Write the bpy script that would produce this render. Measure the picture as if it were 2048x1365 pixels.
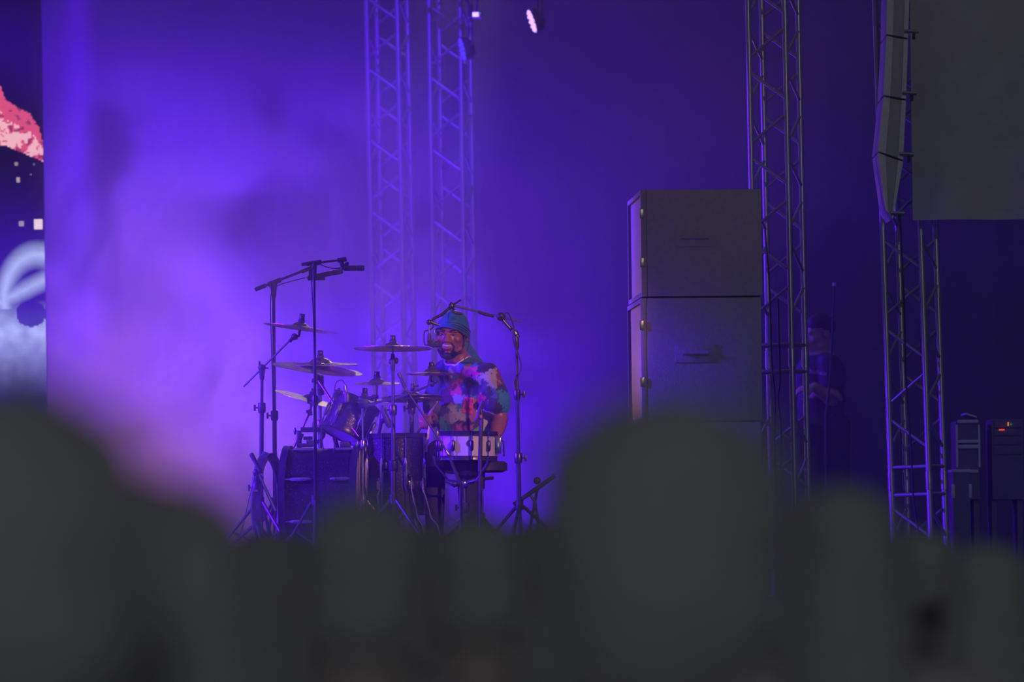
import bpy, bmesh, math, random
import numpy as np
from mathutils import Vector, Matrix, Quaternion, noise as mnoise

scene = bpy.context.scene
for o in list(bpy.data.objects):
    bpy.data.objects.remove(o, do_unlink=True)
C = scene.collection
V = Vector
rad = math.radians

# ------------------------------------------------------------------ camera
W, H = 2048, 1365
FPX = 200.0 / 36.0 * W                 # 200 mm lens on a 36 mm sensor, in pixels
CAM = V((0.0, 0.0, 1.65))
PITCH, ROLL = math.atan((1071 - 682.5) / FPX), 0.0115
_F = V((0, math.cos(PITCH), math.sin(PITCH)))
_U0 = V((0, -math.sin(PITCH), math.cos(PITCH)))
_R = V((1, 0, 0)) * math.cos(ROLL) - _U0 * math.sin(ROLL)
_U = _U0 * math.cos(ROLL) + V((1, 0, 0)) * math.sin(ROLL)
cam_d = bpy.data.cameras.new('camera')
cam = bpy.data.objects.new('camera', cam_d)
C.objects.link(cam)
m = Matrix.Identity(4)
for i in range(3):
    m[i][0], m[i][1], m[i][2], m[i][3] = _R[i], _U[i], -_F[i], CAM[i]
cam.matrix_world = m
cam_d.lens, cam_d.sensor_width, cam_d.sensor_fit = 200.0, 36.0, 'HORIZONTAL'
cam_d.clip_end = 200
cam_d.dof.use_dof = True
cam_d.dof.focus_distance = 31.15
cam_d.dof.aperture_fstop = 2.6
scene.camera = cam

def P(px, py, Y):
    """point of the plane y=Y seen at photo pixel (px,py)"""
    d = _F + _R * ((px - W / 2) / FPX) - _U * ((py - H / 2) / FPX)
    return CAM + d * (Y / d.y)

# ------------------------------------------------------------------ view, world, lights
vs = scene.view_settings
vs.view_transform, vs.look, vs.gamma, vs.use_curve_mapping = 'Standard', 'None', 1.0, False
vs.exposure = 0.0
scene.cycles.use_denoising = True
scene.cycles.volume_bounces = 0
scene.cycles.volume_max_steps = 128
scene.cycles.volume_step_rate = 2.0
scene.cycles.use_adaptive_sampling = True
scene.cycles.adaptive_threshold = 0.05
scene.cycles.adaptive_min_samples = 16
scene.cycles.max_bounces = 4
scene.cycles.sample_clamp_indirect = 4.0
scene.cycles.sample_clamp_direct = 12.0

world = bpy.data.worlds.new('night_sky')
scene.world = world
world.use_nodes = True
bg = world.node_tree.nodes['Background']
bg.inputs[0].default_value = (0.86, 0.88, 1.0, 1)
bg.inputs[1].default_value = 0.052

def spot(name, loc, target, color, power, size=60, blend=0.6, radius=0.15, spec=1.0):
    d = bpy.data.lights.new(name, 'SPOT')
    d.color, d.energy, d.spot_size, d.spot_blend, d.shadow_soft_size = color, power, rad(size), blend, radius
    d.specular_factor = spec
    o = bpy.data.objects.new(name, d)
    C.objects.link(o)
    o.location = loc
    o.rotation_euler = (V(target) - V(loc)).to_track_quat('-Z', 'Y').to_euler()
    return o

BLUE = (0.088, 0.002, 1.0)
AMBER = (1.0, 0.42, 0.06)
# blue wash heads hung over the back of the stage
spot('blue_wash_lamp', (-7.2, 45.0, 8.0), (-2.4, 37.4, 2.4), BLUE, 9000, 50, 1.0)
spot('blue_floor_lamp', (-1.3, 42.0, 1.64), (-1.1, 38.5, 4.4), BLUE, 2700, 80, 1.0)
spot('blue_floor_lamp', (0.15, 42.0, 1.64), (-0.4, 38.5, 3.6), BLUE, 1350, 74, 1.0)
# blue wash from the left wing across the drum kit
spot('blue_side_lamp', (-6.5, 29.4, 4.6), (-1.7, 30.2, 2.2), BLUE, 21000, 30, 1.0)
# blue lamps for the trusses: from the front edge of the roof and from the left wing
spot('blue_front_lamp', (-2.2, 29.5, 8.2), (-0.55, 38.6, 4.2), BLUE, 8500, 18, 1.0)
spot('blue_tower_lamp', (-5.4, 35.6, 5.4), (2.0, 31.8, 3.0), BLUE, 10000, 17, 1.0)
spot('blue_wing_lamp', (-6.0, 36.4, 5.0), (1.95, 35.5, 2.75), BLUE, 4000, 7, 0.6, 0.1)
# narrow beam straight down at the left
spot('blue_beam_lamp', P(150, -260, 39.0), P(165, 700, 39.0), BLUE, 30000, 8, 0.5, 0.1)
# amber flood standing on the stage floor at the back left, aimed up into the smoke
spot('amber_flood_lamp', (-3.7, 45.6, 1.72), tuple(P(425, 720, 36.8)), AMBER, 2400, 25, 1.0)
# warm front light from the right, front of house
spot('warm_front_lamp', (7.0, 17.0, 8.0), (-0.33, 31.1, 2.45), (1.0, 0.44, 0.34), 8500, 5.8, 0.5, 0.12)
# warm white back light on the cymbals
spot('warm_back_lamp', (0.2, 45.8, 7.6), (-1.0, 31.2, 2.5), (1.0, 0.80, 0.52), 1000, 6.5, 0.6, 0.15)
# added fill spots lifting the blacks: one on the crowd, one on the right wing
spot('fill_lamp', (0.8, -20.0, 4.6), (0.0, 6.0, 1.25), (0.92, 0.95, 1.0), 1750, 10.5, 0.5, 0.4)
spot('fill_lamp', (6.0, 2.0, 9.0), (3.6, 31.0, 3.6), (0.92, 0.95, 1.0), 1500, 15, 0.8, 0.4)

# ------------------------------------------------------------------ helpers
OFF = {}

class MB:
    """collects shapes for ONE mesh"""
    def __init__(s): s.v, s.f = [], []
    def add(s, vs, fs):
        b = len(s.v)
        s.v += [V(p) for p in vs]
        s.f += [tuple(i + b for i in f) for f in fs]
        return s
    def tube(s, pts, r, n=8, cap=True):
        pts = [V(p) for p in pts]
        k = len(pts)
        rs = [r] * k if isinstance(r, (int, float)) else list(r)
        vs, fs = [], []
        t0 = (pts[1] - pts[0]).normalized()
        a = t0.orthogonal().normalized()
        for i in range(k):
            t = ((pts[min(i + 1, k - 1)] - pts[i]).normalized() + (pts[i] - pts[max(i - 1, 0)]).normalized())
            t = t.normalized() if t.length > 1e-6 else t0
            a = (a - t * a.dot(t)).normalized()
            b = t.cross(a)
            for j in range(n):
                q = 2 * math.pi * j / n
                vs.append(pts[i] + (a * math.cos(q) + b * math.sin(q)) * rs[i])
        for i in range(k - 1):
            for j in range(n):
                j2 = (j + 1) % n
                fs.append((i * n + j, i * n + j2, (i + 1) * n + j2, (i + 1) * n + j))
        if cap:
            fs.append(tuple(range(n - 1, -1, -1)))
            fs.append(tuple((k - 1) * n + j for j in range(n)))
        return s.add(vs, fs)
    def lathe(s, prof, o, axis, n=40):
        """prof: (radius, height) pairs along axis from o"""
        o, ax = V(o), V(axis).normalized()
        a = ax.orthogonal().normalized(); b = ax.cross(a)
        vs, fs, rings = [], [], []
        for (r, h) in prof:
            if r < 1e-6:
                rings.append([len(vs)]); vs.append(o + ax * h)
            else:
                rings.append(list(range(len(vs), len(vs) + n)))
                for j in range(n):
                    q = 2 * math.pi * j / n
                    vs.append(o + ax * h + (a * math.cos(q) + b * math.sin(q)) * r)
        for A, B in zip(rings, rings[1:]):
            for j in range(n):
                j2 = (j + 1) % n
                if len(A) == 1 and len(B) == 1: break
                if len(A) == 1: fs.append((A[0], B[j], B[j2]))
                elif len(B) == 1: fs.append((A[j], B[0], A[j2]))
                else: fs.append((A[j], B[j], B[j2], A[j2]))
        return s.add(vs, fs)
    def box(s, c, size, rot=None):
        c = V(c); R = rot.to_3x3() if rot is not None else Matrix.Identity(3)
        vs = [c + R @ V((x * size[0] / 2, y * size[1] / 2, z * size[2] / 2)) for x in (-1, 1) for y in (-1, 1) for z in (-1, 1)]
        return s.add(vs, [(0, 1, 3, 2), (4, 6, 7, 5), (0, 4, 5, 1), (2, 3, 7, 6), (0, 2, 6, 4), (1, 5, 7, 3)])
    def ell(s, c, r, rot=None, n=16, m=10):
        c = V(c); R = rot.to_3x3() if rot is not None else Matrix.Identity(3)
        if isinstance(r, (int, float)): r = (r, r, r)
        vs, fs = [c + R @ V((0, 0, r[2]))], []
        for i in range(1, m):
            t = math.pi * i / m
            for j in range(n):
                q = 2 * math.pi * j / n
                vs.append(c + R @ V((r[0] * math.sin(t) * math.cos(q), r[1] * math.sin(t) * math.sin(q), r[2] * math.cos(t))))
        vs.append(c + R @ V((0, 0, -r[2])))
        L = len(vs) - 1
        for j in range(n):
            fs.append((0, 1 + j, 1 + (j + 1) % n))
            fs.append((L, L - n + (j + 1) % n, L - n + j))
        for i in range(m - 2):
            for j in range(n):
                a, b = 1 + i * n + j, 1 + i * n + (j + 1) % n
                fs.append((a, a + n, b + n, b))
        return s.add(vs, fs)
    def prism(s, outline, depth):
        """outline: list of 3D points of one face, extruded by vector depth"""
        o = [V(p) for p in outline]; d = V(depth); n = len(o)
        return s.add(o + [p + d for p in o], [tuple(range(n - 1, -1, -1)), tuple(range(n, 2 * n))] +
                     [(j, (j + 1) % n, n + (j + 1) % n, n + j) for j in range(n)])
    def build(s, name, mt, parent=None, smooth=True, bevel=0.0, sharp=40, org=None, label=None):
        if parent is not None: off = OFF[parent.name]
        elif org is not None: off = V(org)
        else:
            xs = [p.x for p in s.v]; ys = [p.y for p in s.v]
            off = V(((min(xs) + max(xs)) / 2, (min(ys) + max(ys)) / 2, min(p.z for p in s.v)))
        me = bpy.data.meshes.new(name)
        me.from_pydata([p - off for p in s.v], [], s.f)
        bm = bmesh.new(); bm.from_mesh(me)
        bmesh.ops.recalc_face_normals(bm, faces=bm.faces)
        if bevel > 0:
            es = [e for e in bm.edges if len(e.link_faces) == 2 and e.calc_face_angle(0) > 0.6]
            bmesh.ops.bevel(bm, geom=es, offset=bevel, segments=2, affect='EDGES', profile=0.6)
        bm.to_mesh(me); bm.free()
        return link(name, me, mt, parent, off, smooth, sharp, label)

def link(name, me, mt, parent, off, smooth=True, sharp=40, label=None):
    if smooth:
        me.shade_smooth()
        me.set_sharp_from_angle(angle=rad(sharp))
    if mt is not None:
        me.materials.clear(); me.materials.append(mt)
    o = bpy.data.objects.new(name, me)
    C.objects.link(o)
    if parent is not None:
        o.parent = parent
    else:
        o.location = off
    OFF[o.name] = V(off)
    if label: o['label'] = label
    return o

def root(name, label, cat, loc, group=None):
    o = bpy.data.objects.new(name, None)
    o.empty_display_size = 0.05
    C.objects.link(o)
    o.location = loc
    OFF[o.name] = V(loc)
    return tag(o, label, cat, group)

def tag(o, label=None, cat=None, group=None, kind=None):
    if label: o['label'] = label
    if cat: o['category'] = cat
    if group: o['group'] = group
    if kind: o['kind'] = kind
    return o

def struct(name, mb, mt, **k):
    return tag(mb.build(name, mt, smooth=False, **k), kind='structure')

def curve(pts, n=8):
    """smooth points through pts (Catmull-Rom)"""
    p = [V(q) for q in pts]
    p = [p[0] * 2 - p[1]] + p + [p[-1] * 2 - p[-2]]
    out = []
    for i in range(1, len(p) - 2):
        for k in range(n):
            t = k / n
            a, b, c, d = p[i - 1], p[i], p[i + 1], p[i + 2]
            out.append(0.5 * ((2 * b) + (c - a) * t + (2 * a - 5 * b + 4 * c - d) * t * t + (3 * b - a - 3 * c + d) * t ** 3))
    out.append(p[-2])
    return out

# ------------------------------------------------------------------ materials
def mat(name, col, rough=0.5, metal=0.0, var=0.15, scale=18.0, bump=0.0, bscale=60.0, spec=0.5, coat=0.0, sheen=0.0):
    m = bpy.data.materials.new(name); m.use_nodes = True
    nt = m.node_tree; N, L = nt.nodes, nt.links
    b = N['Principled BSDF']
    tc = N.new('ShaderNodeTexCoord')
    nz = N.new('ShaderNodeTexNoise'); nz.inputs['Scale'].default_value = scale; nz.inputs['Detail'].default_value = 4
    L.new(tc.outputs['Object'], nz.inputs['Vector'])
    rmp = N.new('ShaderNodeValToRGB')
    rmp.color_ramp.elements[0].position, rmp.color_ramp.elements[1].position = 0.3, 0.7
    rmp.color_ramp.elements[0].color = [c * (1 - var) for c in col] + [1]
    rmp.color_ramp.elements[1].color = [min(1, c * (1 + var)) for c in col] + [1]
    L.new(nz.outputs['Fac'], rmp.inputs['Fac']); L.new(rmp.outputs['Color'], b.inputs['Base Color'])
    mr = N.new('ShaderNodeMapRange')
    mr.inputs['To Min'].default_value, mr.inputs['To Max'].default_value = max(0.02, rough * 0.8), min(1, rough * 1.2)
    L.new(nz.outputs['Fac'], mr.inputs['Value']); L.new(mr.outputs['Result'], b.inputs['Roughness'])
    b.inputs['Metallic'].default_value = metal
    b.inputs['Specular IOR Level'].default_value = spec
    b.inputs['Coat Weight'].default_value = coat
    b.inputs['Sheen Weight'].default_value = sheen
    if bump > 0:
        n2 = N.new('ShaderNodeTexNoise'); n2.inputs['Scale'].default_value = bscale; n2.inputs['Detail'].default_value = 5
        bp = N.new('ShaderNodeBump'); bp.inputs['Strength'].default_value = bump; bp.inputs['Distance'].default_value = 0.01
        L.new(tc.outputs['Object'], n2.inputs['Vector']); L.new(n2.outputs['Fac'], bp.inputs['Height']); L.new(bp.outputs['Normal'], b.inputs['Normal'])
    return m

def lamp_mat(name, col, strength):
    m = bpy.data.materials.new(name); m.use_nodes = True
    b = m.node_tree.nodes['Principled BSDF']
    b.inputs['Base Color'].default_value = (*col, 1)
    b.inputs['Emission Color'].default_value = (*col, 1)
    b.inputs['Emission Strength'].default_value = strength
    return m

M = dict(
    black=mat('black_powder_coat', (0.030, 0.030, 0.032), 0.42),
    rubber=mat('black_rubber', (0.028, 0.028, 0.030), 0.8),
    chrome=mat('chrome', (0.72, 0.70, 0.68), 0.16, 1.0, 0.06),
    steel=mat('satin_steel', (0.45, 0.45, 0.47), 0.30, 1.0),
    alu=mat('truss_aluminium', (0.36, 0.36, 0.37), 0.34, 0.75, 0.12, 30),
    dark_metal=mat('dark_metal', (0.10, 0.10, 0.11), 0.35, 0.9),
    drape=mat('black_drape', (0.05, 0.05, 0.052), 0.95, 0, 0.1, 6, spec=0.1),
    masking=mat('masking_cloth', (0.40, 0.40, 0.41), 0.95, 0, 0.1, 6, spec=0.1),
    deck=mat('stage_deck', (0.10, 0.10, 0.10), 0.6, 0, 0.3, 5, 0.2, 20),
    ground=mat('trodden_ground', (0.16, 0.15, 0.13), 0.95, 0, 0.3, 3, 0.4, 12),
    cabinet=mat('black_textured_paint', (0.33, 0.33, 0.36), 0.75, 0, 0.06, 40, 0.25, 140, spec=0.2),
    grille=mat('perforated_grille', (0.16, 0.16, 0.17), 0.5, 0.5),
)
# ------------------------------------------------------------------ the setting
ZS = 1.28                                              # stage floor
Z_RISER = 1.545                                        # top of the drum riser
struct('ground', MB().box((0, 20, -0.1), (60, 60, 0.2)), M['ground'])
struct('floor', MB().box((1.0, 37.5, ZS - 0.06), (22, 19, 0.12)), M['deck'])
mb = MB()
for i in range(9): mb.box((-8.8 + 2.45 * i, 28.1, (ZS - 0.12) / 2), (2.40, 0.04, ZS - 0.12))
struct('wall_front', mb, M['masking'])

def drape(name, x0, x1, z0, z1, y, amp=0.05, wl=0.45, axis='x', kind=True):
    """hanging cloth with folds"""
    n = int(abs(x1 - x0) / wl * 8) + 1
    vs, fs = [], []
    for i in range(n + 1):
        t = x0 + (x1 - x0) * i / n
        d = amp * math.sin(2 * math.pi * t / wl) + amp * 0.5 * math.sin(2 * math.pi * t / wl * 0.37 + 1)
        for z in (z0, z1):
            vs.append((t, y + d, z) if axis == 'x' else (y + d, t, z))
    for i in range(n): fs.append((2 * i, 2 * i + 2, 2 * i + 3, 2 * i + 1))
    mb = MB().add(vs, fs)
    mb.add([(p[0] + (0 if axis == 'x' else 0.012), p[1] + (0.012 if axis == 'x' else 0), p[2]) for p in vs], fs)
    return mb

struct('wall_back', drape('b', -8, 12, ZS, 9, 46.6), M['drape'])
struct('wall_right', drape('r', 29, 46.6, ZS, 9, 7.2, axis='y'), M['masking'])

# ------------------------------------------------------------------ stage smoke
def smoke_material():
    m = bpy.data.materials.new('stage_smoke'); m.use_nodes = True
    nt = m.node_tree; N, L = nt.nodes, nt.links
    for n in list(N):
        if n.type != 'OUTPUT_MATERIAL': N.remove(n)
    out = [n for n in N if n.type == 'OUTPUT_MATERIAL'][0]
    tc = N.new('ShaderNodeTexCoord')
    def math_(op, a, b=None, clamp=False):
        n = N.new('ShaderNodeMath'); n.operation = op; n.use_clamp = clamp
        for i, x in enumerate((a, b)):
            if x is None: continue
            if isinstance(x, (int, float)): n.inputs[i].default_value = x
            else: L.new(x, n.inputs[i])
        return n.outputs[0]
    nz = N.new('ShaderNodeTexNoise'); nz.inputs['Scale'].default_value = 1.15
    nz.inputs['Detail'].default_value = 3.0; nz.inputs['Distortion'].default_value = 1.0
    sq = N.new('ShaderNodeVectorMath'); sq.operation = 'MULTIPLY'; sq.inputs[1].default_value = (1, 0.3, 1)
    L.new(tc.outputs['Object'], sq.inputs[0]); L.new(sq.outputs[0], nz.inputs['Vector'])
    wisps = N.new('ShaderNodeMapRange'); wisps.interpolation_type = 'SMOOTHSTEP'
    wisps.inputs['From Min'].default_value, wisps.inputs['From Max'].default_value = 0.40, 0.62
    L.new(nz.outputs['Fac'], wisps.inputs['Value'])
    def puff(c, r, amount):
        """soft ellipsoid of smoke"""
        s = N.new('ShaderNodeVectorMath'); s.operation = 'SUBTRACT'; s.inputs[1].default_value = c
        L.new(tc.outputs['Object'], s.inputs[0])
        d = N.new('ShaderNodeVectorMath'); d.operation = 'DIVIDE'; d.inputs[1].default_value = r
        L.new(s.outputs[0], d.inputs[0])
        l = N.new('ShaderNodeVectorMath'); l.operation = 'LENGTH'; L.new(d.outputs[0], l.inputs[0])
        mr = N.new('ShaderNodeMapRange'); mr.interpolation_type = 'SMOOTHSTEP'
        mr.inputs['From Min'].default_value, mr.inputs['From Max'].default_value = 0.0, 1.0
        mr.inputs['To Min'].default_value, mr.inputs['To Max'].default_value = amount, 0.0
        L.new(l.outputs['Value'], mr.inputs['Value'])
        return mr.outputs[0]
    cloud = None
    for c, r, a in PUFFS:
        p = puff(c, r, a)
        cloud = p if cloud is None else math_('ADD', cloud, p)
    w = math_('ADD', math_('MULTIPLY', wisps.outputs[0], 0.95), 0.10)
    dens = math_('ADD', math_('MULTIPLY', cloud, w), HAZE)
    sc = N.new('ShaderNodeVolumeScatter')
    sc.inputs['Color'].default_value = (0.95, 0.95, 0.95, 1)
    sc.inputs['Anisotropy'].default_value = 0.35
    L.new(dens, sc.inputs['Density'])
    L.new(sc.outputs[0], out.inputs['Volume'])
    return m
HAZE = 0.022
PUFFS = [(tuple(P(400, 850, 36.8)), (1.8, 2.2, 1.5), 0.30),
         (tuple(P(230, 430, 37.3)), (1.6, 2.4, 1.5), 0.20),
         (tuple(P(560, 600, 38.0)), (2.7, 5.0, 2.2), 0.125),
         (tuple(P(1000, 1000, 37.0)), (2.3, 5.0, 1.4), 0.09),
         (tuple(P(380, 720, 29.3)), (2.4, 2.6, 2.0), 0.22)]
sm = MB().box((-0.5, 37.0, 3.78), (15.0, 18.6, 4.9)).build('stage_smoke', smoke_material(), smooth=False, org=(0, 0, 0))
tag(sm, 'violet lit smoke drifting across the back of the stage', 'smoke', kind='stuff')
# ------------------------------------------------------------------ box trusses
_bm = bmesh.new()
bmesh.ops.create_cone(_bm, cap_ends=True, segments=8, radius1=1, radius2=1, depth=1)
ROD = bpy.data.meshes.new('rod'); _bm.to_mesh(ROD); _bm.free()
ROD.shade_smooth(); ROD.set_sharp_from_angle(angle=rad(50)); ROD.materials.append(M['alu'])

def rod(name, a, b, r, parent):
    """shared cylinder mesh stretched from a to b"""
    a, b = V(a), V(b)
    o = bpy.data.objects.new(name, ROD); C.objects.link(o)
    o.parent = parent
    d = b - a
    o.matrix_local = Matrix.Translation((a + b) / 2 - OFF[parent.name]) @ d.to_track_quat('Z', 'Y').to_matrix().to_4x4() @ Matrix.Diagonal((r, r, d.length, 1))
    return o

def truss(label, A, B, yaw, size=0.22, r=0.0175, period=0.485, phase=0.0, joints=(), group=None, zmax=None, chord_cuts=True):
    """box truss from A to B; yaw turns its square section"""
    A, B = V(A), V(B)
    t = root('box_truss', label, 'truss', A, group)
    d = (B - A).normalized()
    ref = V((1, 0, 0)) if abs(d.z) > 0.5 else V((0, 0, 1))
    u = (ref - d * ref.dot(d)).normalized(); w = d.cross(u)
    u, w = u * math.cos(yaw) + w * math.sin(yaw), -u * math.sin(yaw) + w * math.cos(yaw)
    h = size / 2
    corners = [u * h + w * h, -u * h + w * h, -u * h - w * h, u * h - w * h]
    L = (B - A).length
    for c in corners: rod('chord', A + c, B + c, r, t)
    gap = 0.04
    for k in range(4):
        c0, c1 = corners[k], corners[(k + 1) % 4]
        s = phase + (0.0 if k % 2 == 0 else 0.0)
        i = 0
        while s + period / 2 < L - 0.02:
            if s > 0.02 and (zmax is None or s < zmax):
                a, b = (c0, c1) if i % 2 == 0 else (c1, c0)
                if not any(abs(s + period / 4 - j) < 0.16 for j in joints):
                    rod('brace', A + d * (s + gap) + a, A + d * (s + period / 2 - gap) + b, 0.009, t)
            s += period / 2; i += 1
        for j in joints:
            for q in (-0.075, 0.075):
                rod('end_rung', A + d * (j + q) + c0, A + d * (j + q) + c1, 0.011, t)
    for c in corners:
        for j in joints:
            MB().tube([A + c + d * (j - 0.05), A + c + d * (j + 0.05)], r * 1.25, 10).build('coupler', M['steel'], t)
    mb = MB().box(A + d * 0.006, (size + 0.16, size + 0.16, 0.012), Matrix.Rotation(yaw, 4, 'Z')) if abs(d.z) > 0.5 else None
    if mb: mb.build('base_plate', M['steel'], t)
    return t

def tower(label, px0, py0, px1, py1, Y, yaw, ztop, **k):
    """upright whose axis passes the two photo points, cut at the stage floor and at ztop"""
    a, b = P(px0, py0, Y), P(px1, py1, Y)
    d = a - b
    A = b + d * ((ZS - b.z) / d.z); B = b + d * ((ztop - b.z) / d.z)
    return truss(label, A, B, yaw, **k)

tower('aluminium truss tower nearest the speaker stack, its rods edge-lit violet', 1546, 0, 1567, 1020, 32.1, rad(-23), 6.9, phase=0.10, joints=(1.35,), group='lighting trusses')
tower('aluminium truss tower under the hanging line array at far right', 1818, 440, 1838, 1030, 30.9, rad(-26), 6.9, phase=0.05, joints=(0.64,), group='lighting trusses')
tower('hazy truss tower rising behind the drummer\'s head', 899, 0, 907, 560, 38.5, rad(-17), 7.4, phase=0.12, group='lighting trusses')
tower('faintest truss tower, deep in blue smoke behind the microphones', 774, 0, 785, 560, 38.7, rad(-17), 7.4, phase=0.2, group='lighting trusses')
TA, TB = P(872, 20, 38.3) + V((-0.1, 0, 0.25)), P(1135, -95, 35.2) + V((0, 0, 0.25))
def truss_at(Y): return TA.lerp(TB, (Y - TA.y) / (TB.y - TA.y)) - V((0, 0, .09))
truss('overhead truss carrying the lamps across the top of the stage', TA, TB, 0.0, group='lighting trusses')

# ------------------------------------------------------------------ lamps hung under the overhead truss
lens_lit = lamp_mat('lit_lens', (0.75, 0.45, 1.0), 1.4)
lens_dim = lamp_mat('dim_lens', (0.20, 0.16, 0.75), 0.22)
def led_par(label, top, bot, Y, lens, wide=0.045):
    a, b = P(*top, Y), P(*bot, Y)
    c = (a + b) / 2; ax = (a - b).normalized(); R_ = (a - b).length / 2
    n = (V((-0.985, -0.13, -0.1)) - ax * V((-0.985, -0.13, -0.1)).dot(ax)).normalized()
    s = ax.cross(n)
    t = root('stage_lamp', label, 'stage lamp', c - V((0, 0, R_)), 'lamps under the overhead truss')
    MB().lathe([(0, 0.06), (R_ * 0.6, 0.06), (R_ * 0.98, 0.03), (R_, 0.0), (R_ * 1.02, -0.01), (R_ * 0.98, -0.012), (0, -0.006)], c, -n, 24).build('housing', M['black'], t)
    k = 0
    for rr, m_ in ((0, 1), (R_ * 0.42, 6), (R_ * 0.78, 12)):
        for i in range(m_):
            q = 2 * math.pi * i / m_ + rr * 9
            p = c + n * 0.012 + ax * rr * math.cos(q) + s * rr * math.sin(q)
            MB().lathe([(R_ * 0.16, 0), (R_ * 0.13, 0.010), (0, 0.016)], p, n, 10).build('lens', lens, t)
    up = V((0, 0, 1))
    for sg in (-1, 1):
        MB().tube([c + s * sg * R_ * 1.1 - n * 0.04, c + s * sg * R_ * 1.1 - n * 0.04 + up * (R_ + 0.1), c - n * 0.04 + up * (R_ + 0.13)], 0.008, 6).build('yoke_arm', M['black'], t)
    MB().tube([c - n * 0.04 + up * (R_ + 0.12), c - n * 0.04 + up * (R_ + 0.20)], 0.018, 8).build('hook_clamp', M['black'], t)
    MB().tube([c - n * 0.04 + up * (R_ + 0.19), truss_at(Y)], 0.010, 8).build('drop_pipe', M['black'], t)
led_par('multi-lens stage lamp with bright violet lenses near the top edge', (1060, 17), (1077, 65), 36.2, lens_lit)
led_par('dim multi-lens stage lamp hanging by the drummer\'s truss tower', (923, 74), (936, 122), 37.6, lens_dim)
t = root('signal_box', 'small box with glowing white face and green and red lights at the top', 'signal box', P(955, 40, 37.0), None)
c = P(953, 29, 37.0)
MB().box(c + V((0.004, 0.03, 0)), (0.062, 0.05, 0.045)).build('housing', M['black'], t, bevel=0.004)
MB().box(c + V((-0.006, 0.002, 0)), (0.040, 0.006, 0.029)).build('lit_face', lamp_mat('white_face', (0.85, 0.72, 1.0), 1.1), t, bevel=0.002)
MB().ell(c + V((0.022, 0.003, 0.009)), 0.0045).build('green_light', lamp_mat('green_led', (0.03, 0.6, 0.08), 0.7), t)
MB().ell(c + V((0.022, 0.003, -0.009)), 0.0045).build('red_light', lamp_mat('red_led', (0.8, 0.02, 0.25), 0.6), t)
MB().tube([c + V((0, 0.03, 0.02)), truss_at(37.0)], 0.008, 6).build('hanger', M['black'], t)

# ------------------------------------------------------------------ loudspeaker stack at the right wing
def side_cabinet(label, y_top_px, y_bot_px):
    Yn = 30.75
    tl, tr = P(1281, y_top_px, Yn), P(1523, y_top_px, Yn)
    bl = P(1281, y_bot_px, Yn)
    z1, z0 = tl.z, bl.z + 0.006
    w = tr.x - tl.x
    t = root('speaker_cabinet', label, 'loudspeaker', (tl.x + w / 2, Yn + 0.55, z0), 'side fill loudspeakers')
    yaw = rad(2.6)
    Rz = Matrix.Rotation(yaw, 4, 'Z')
    o0 = V((tl.x, Yn, 0))
    def q(x, y, z): return o0 + Rz @ V((x, y, z))
    hh = z1 - z0
    out = [q(0.03, 0, z0), q(w, 0, z0), q(w, 0, z1), q(0.03, 0, z1)]
    MB().prism(out, Rz @ V((0, 1.10, 0))).build('body', M['cabinet'], t, bevel=0.008)
    # baffle set back behind a lip on every side of the front
    MB().prism([q(0, 0, z0), q(0.03, 0, z0), q(0.03, 0, z1), q(0, 0, z1)], Rz @ V((0, 0.03, 0))).build('front_lip', M['cabinet'], t, bevel=0.003)
    MB().prism([q(0, 1.07, z0), q(0.03, 1.07, z0), q(0.03, 1.07, z1), q(0, 1.07, z1)], Rz @ V((0, 0.03, 0))).build('front_lip', M['cabinet'], t, bevel=0.003)
    for za, zb in ((z0, z0 + 0.025), (z1 - 0.025, z1)):
        MB().prism([q(0, 0.03, za), q(0.03, 0.03, za), q(0.03, 0.03, zb), q(0, 0.03, zb)], Rz @ V((0, 1.04, 0))).build('front_lip', M['cabinet'], t, bevel=0.003)
    g = MB().prism([q(0.015, 0.03, z0 + 0.025), q(0.03, 0.03, z0 + 0.025), q(0.03, 0.03, z1 - 0.025), q(0.015, 0.03, z1 - 0.025)], Rz @ V((0, 1.04, 0))).build('grille', M['grille'], t)
    for f in (0.32, 0.78):
        cc = V((0.004, -0.004, z0 + hh * f))
        MB().box(q(cc.x, 0.001, cc.z), (0.022, 0.014, 0.05), Rz).build('latch', M['steel'], t, bevel=0.002)
    h = MB().box(q(w * 0.45, -0.002, z0 + hh * 0.55), (0.22, 0.006, 0.10), Rz).build('handle_plate', M['cabinet'], t, bevel=0.002)
    MB().tube([q(w * 0.45 - 0.07, -0.012, z0 + hh * 0.55), q(w * 0.45 + 0.07, -0.012, z0 + hh * 0.55)], 0.010, 8).build('grip', M['cabinet'], h)
    return t
side_cabinet('topmost big black loudspeaker of the stack, side-on to the crowd', 380, 596)
side_cabinet('middle black loudspeaker of the stack, half hidden by a dark head', 597, 846)
zb = P(1281, 847, 30.75).z
ZS_PX = 1071 - (ZS - 1.65) * FPX / 30.75
side_cabinet('bottom black loudspeaker of the stack, third from the top', 847, 1022)
side_cabinet('lowest black loudspeaker of the stack, its foot hidden by the crowd', 1023, ZS_PX - 6)

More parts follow.
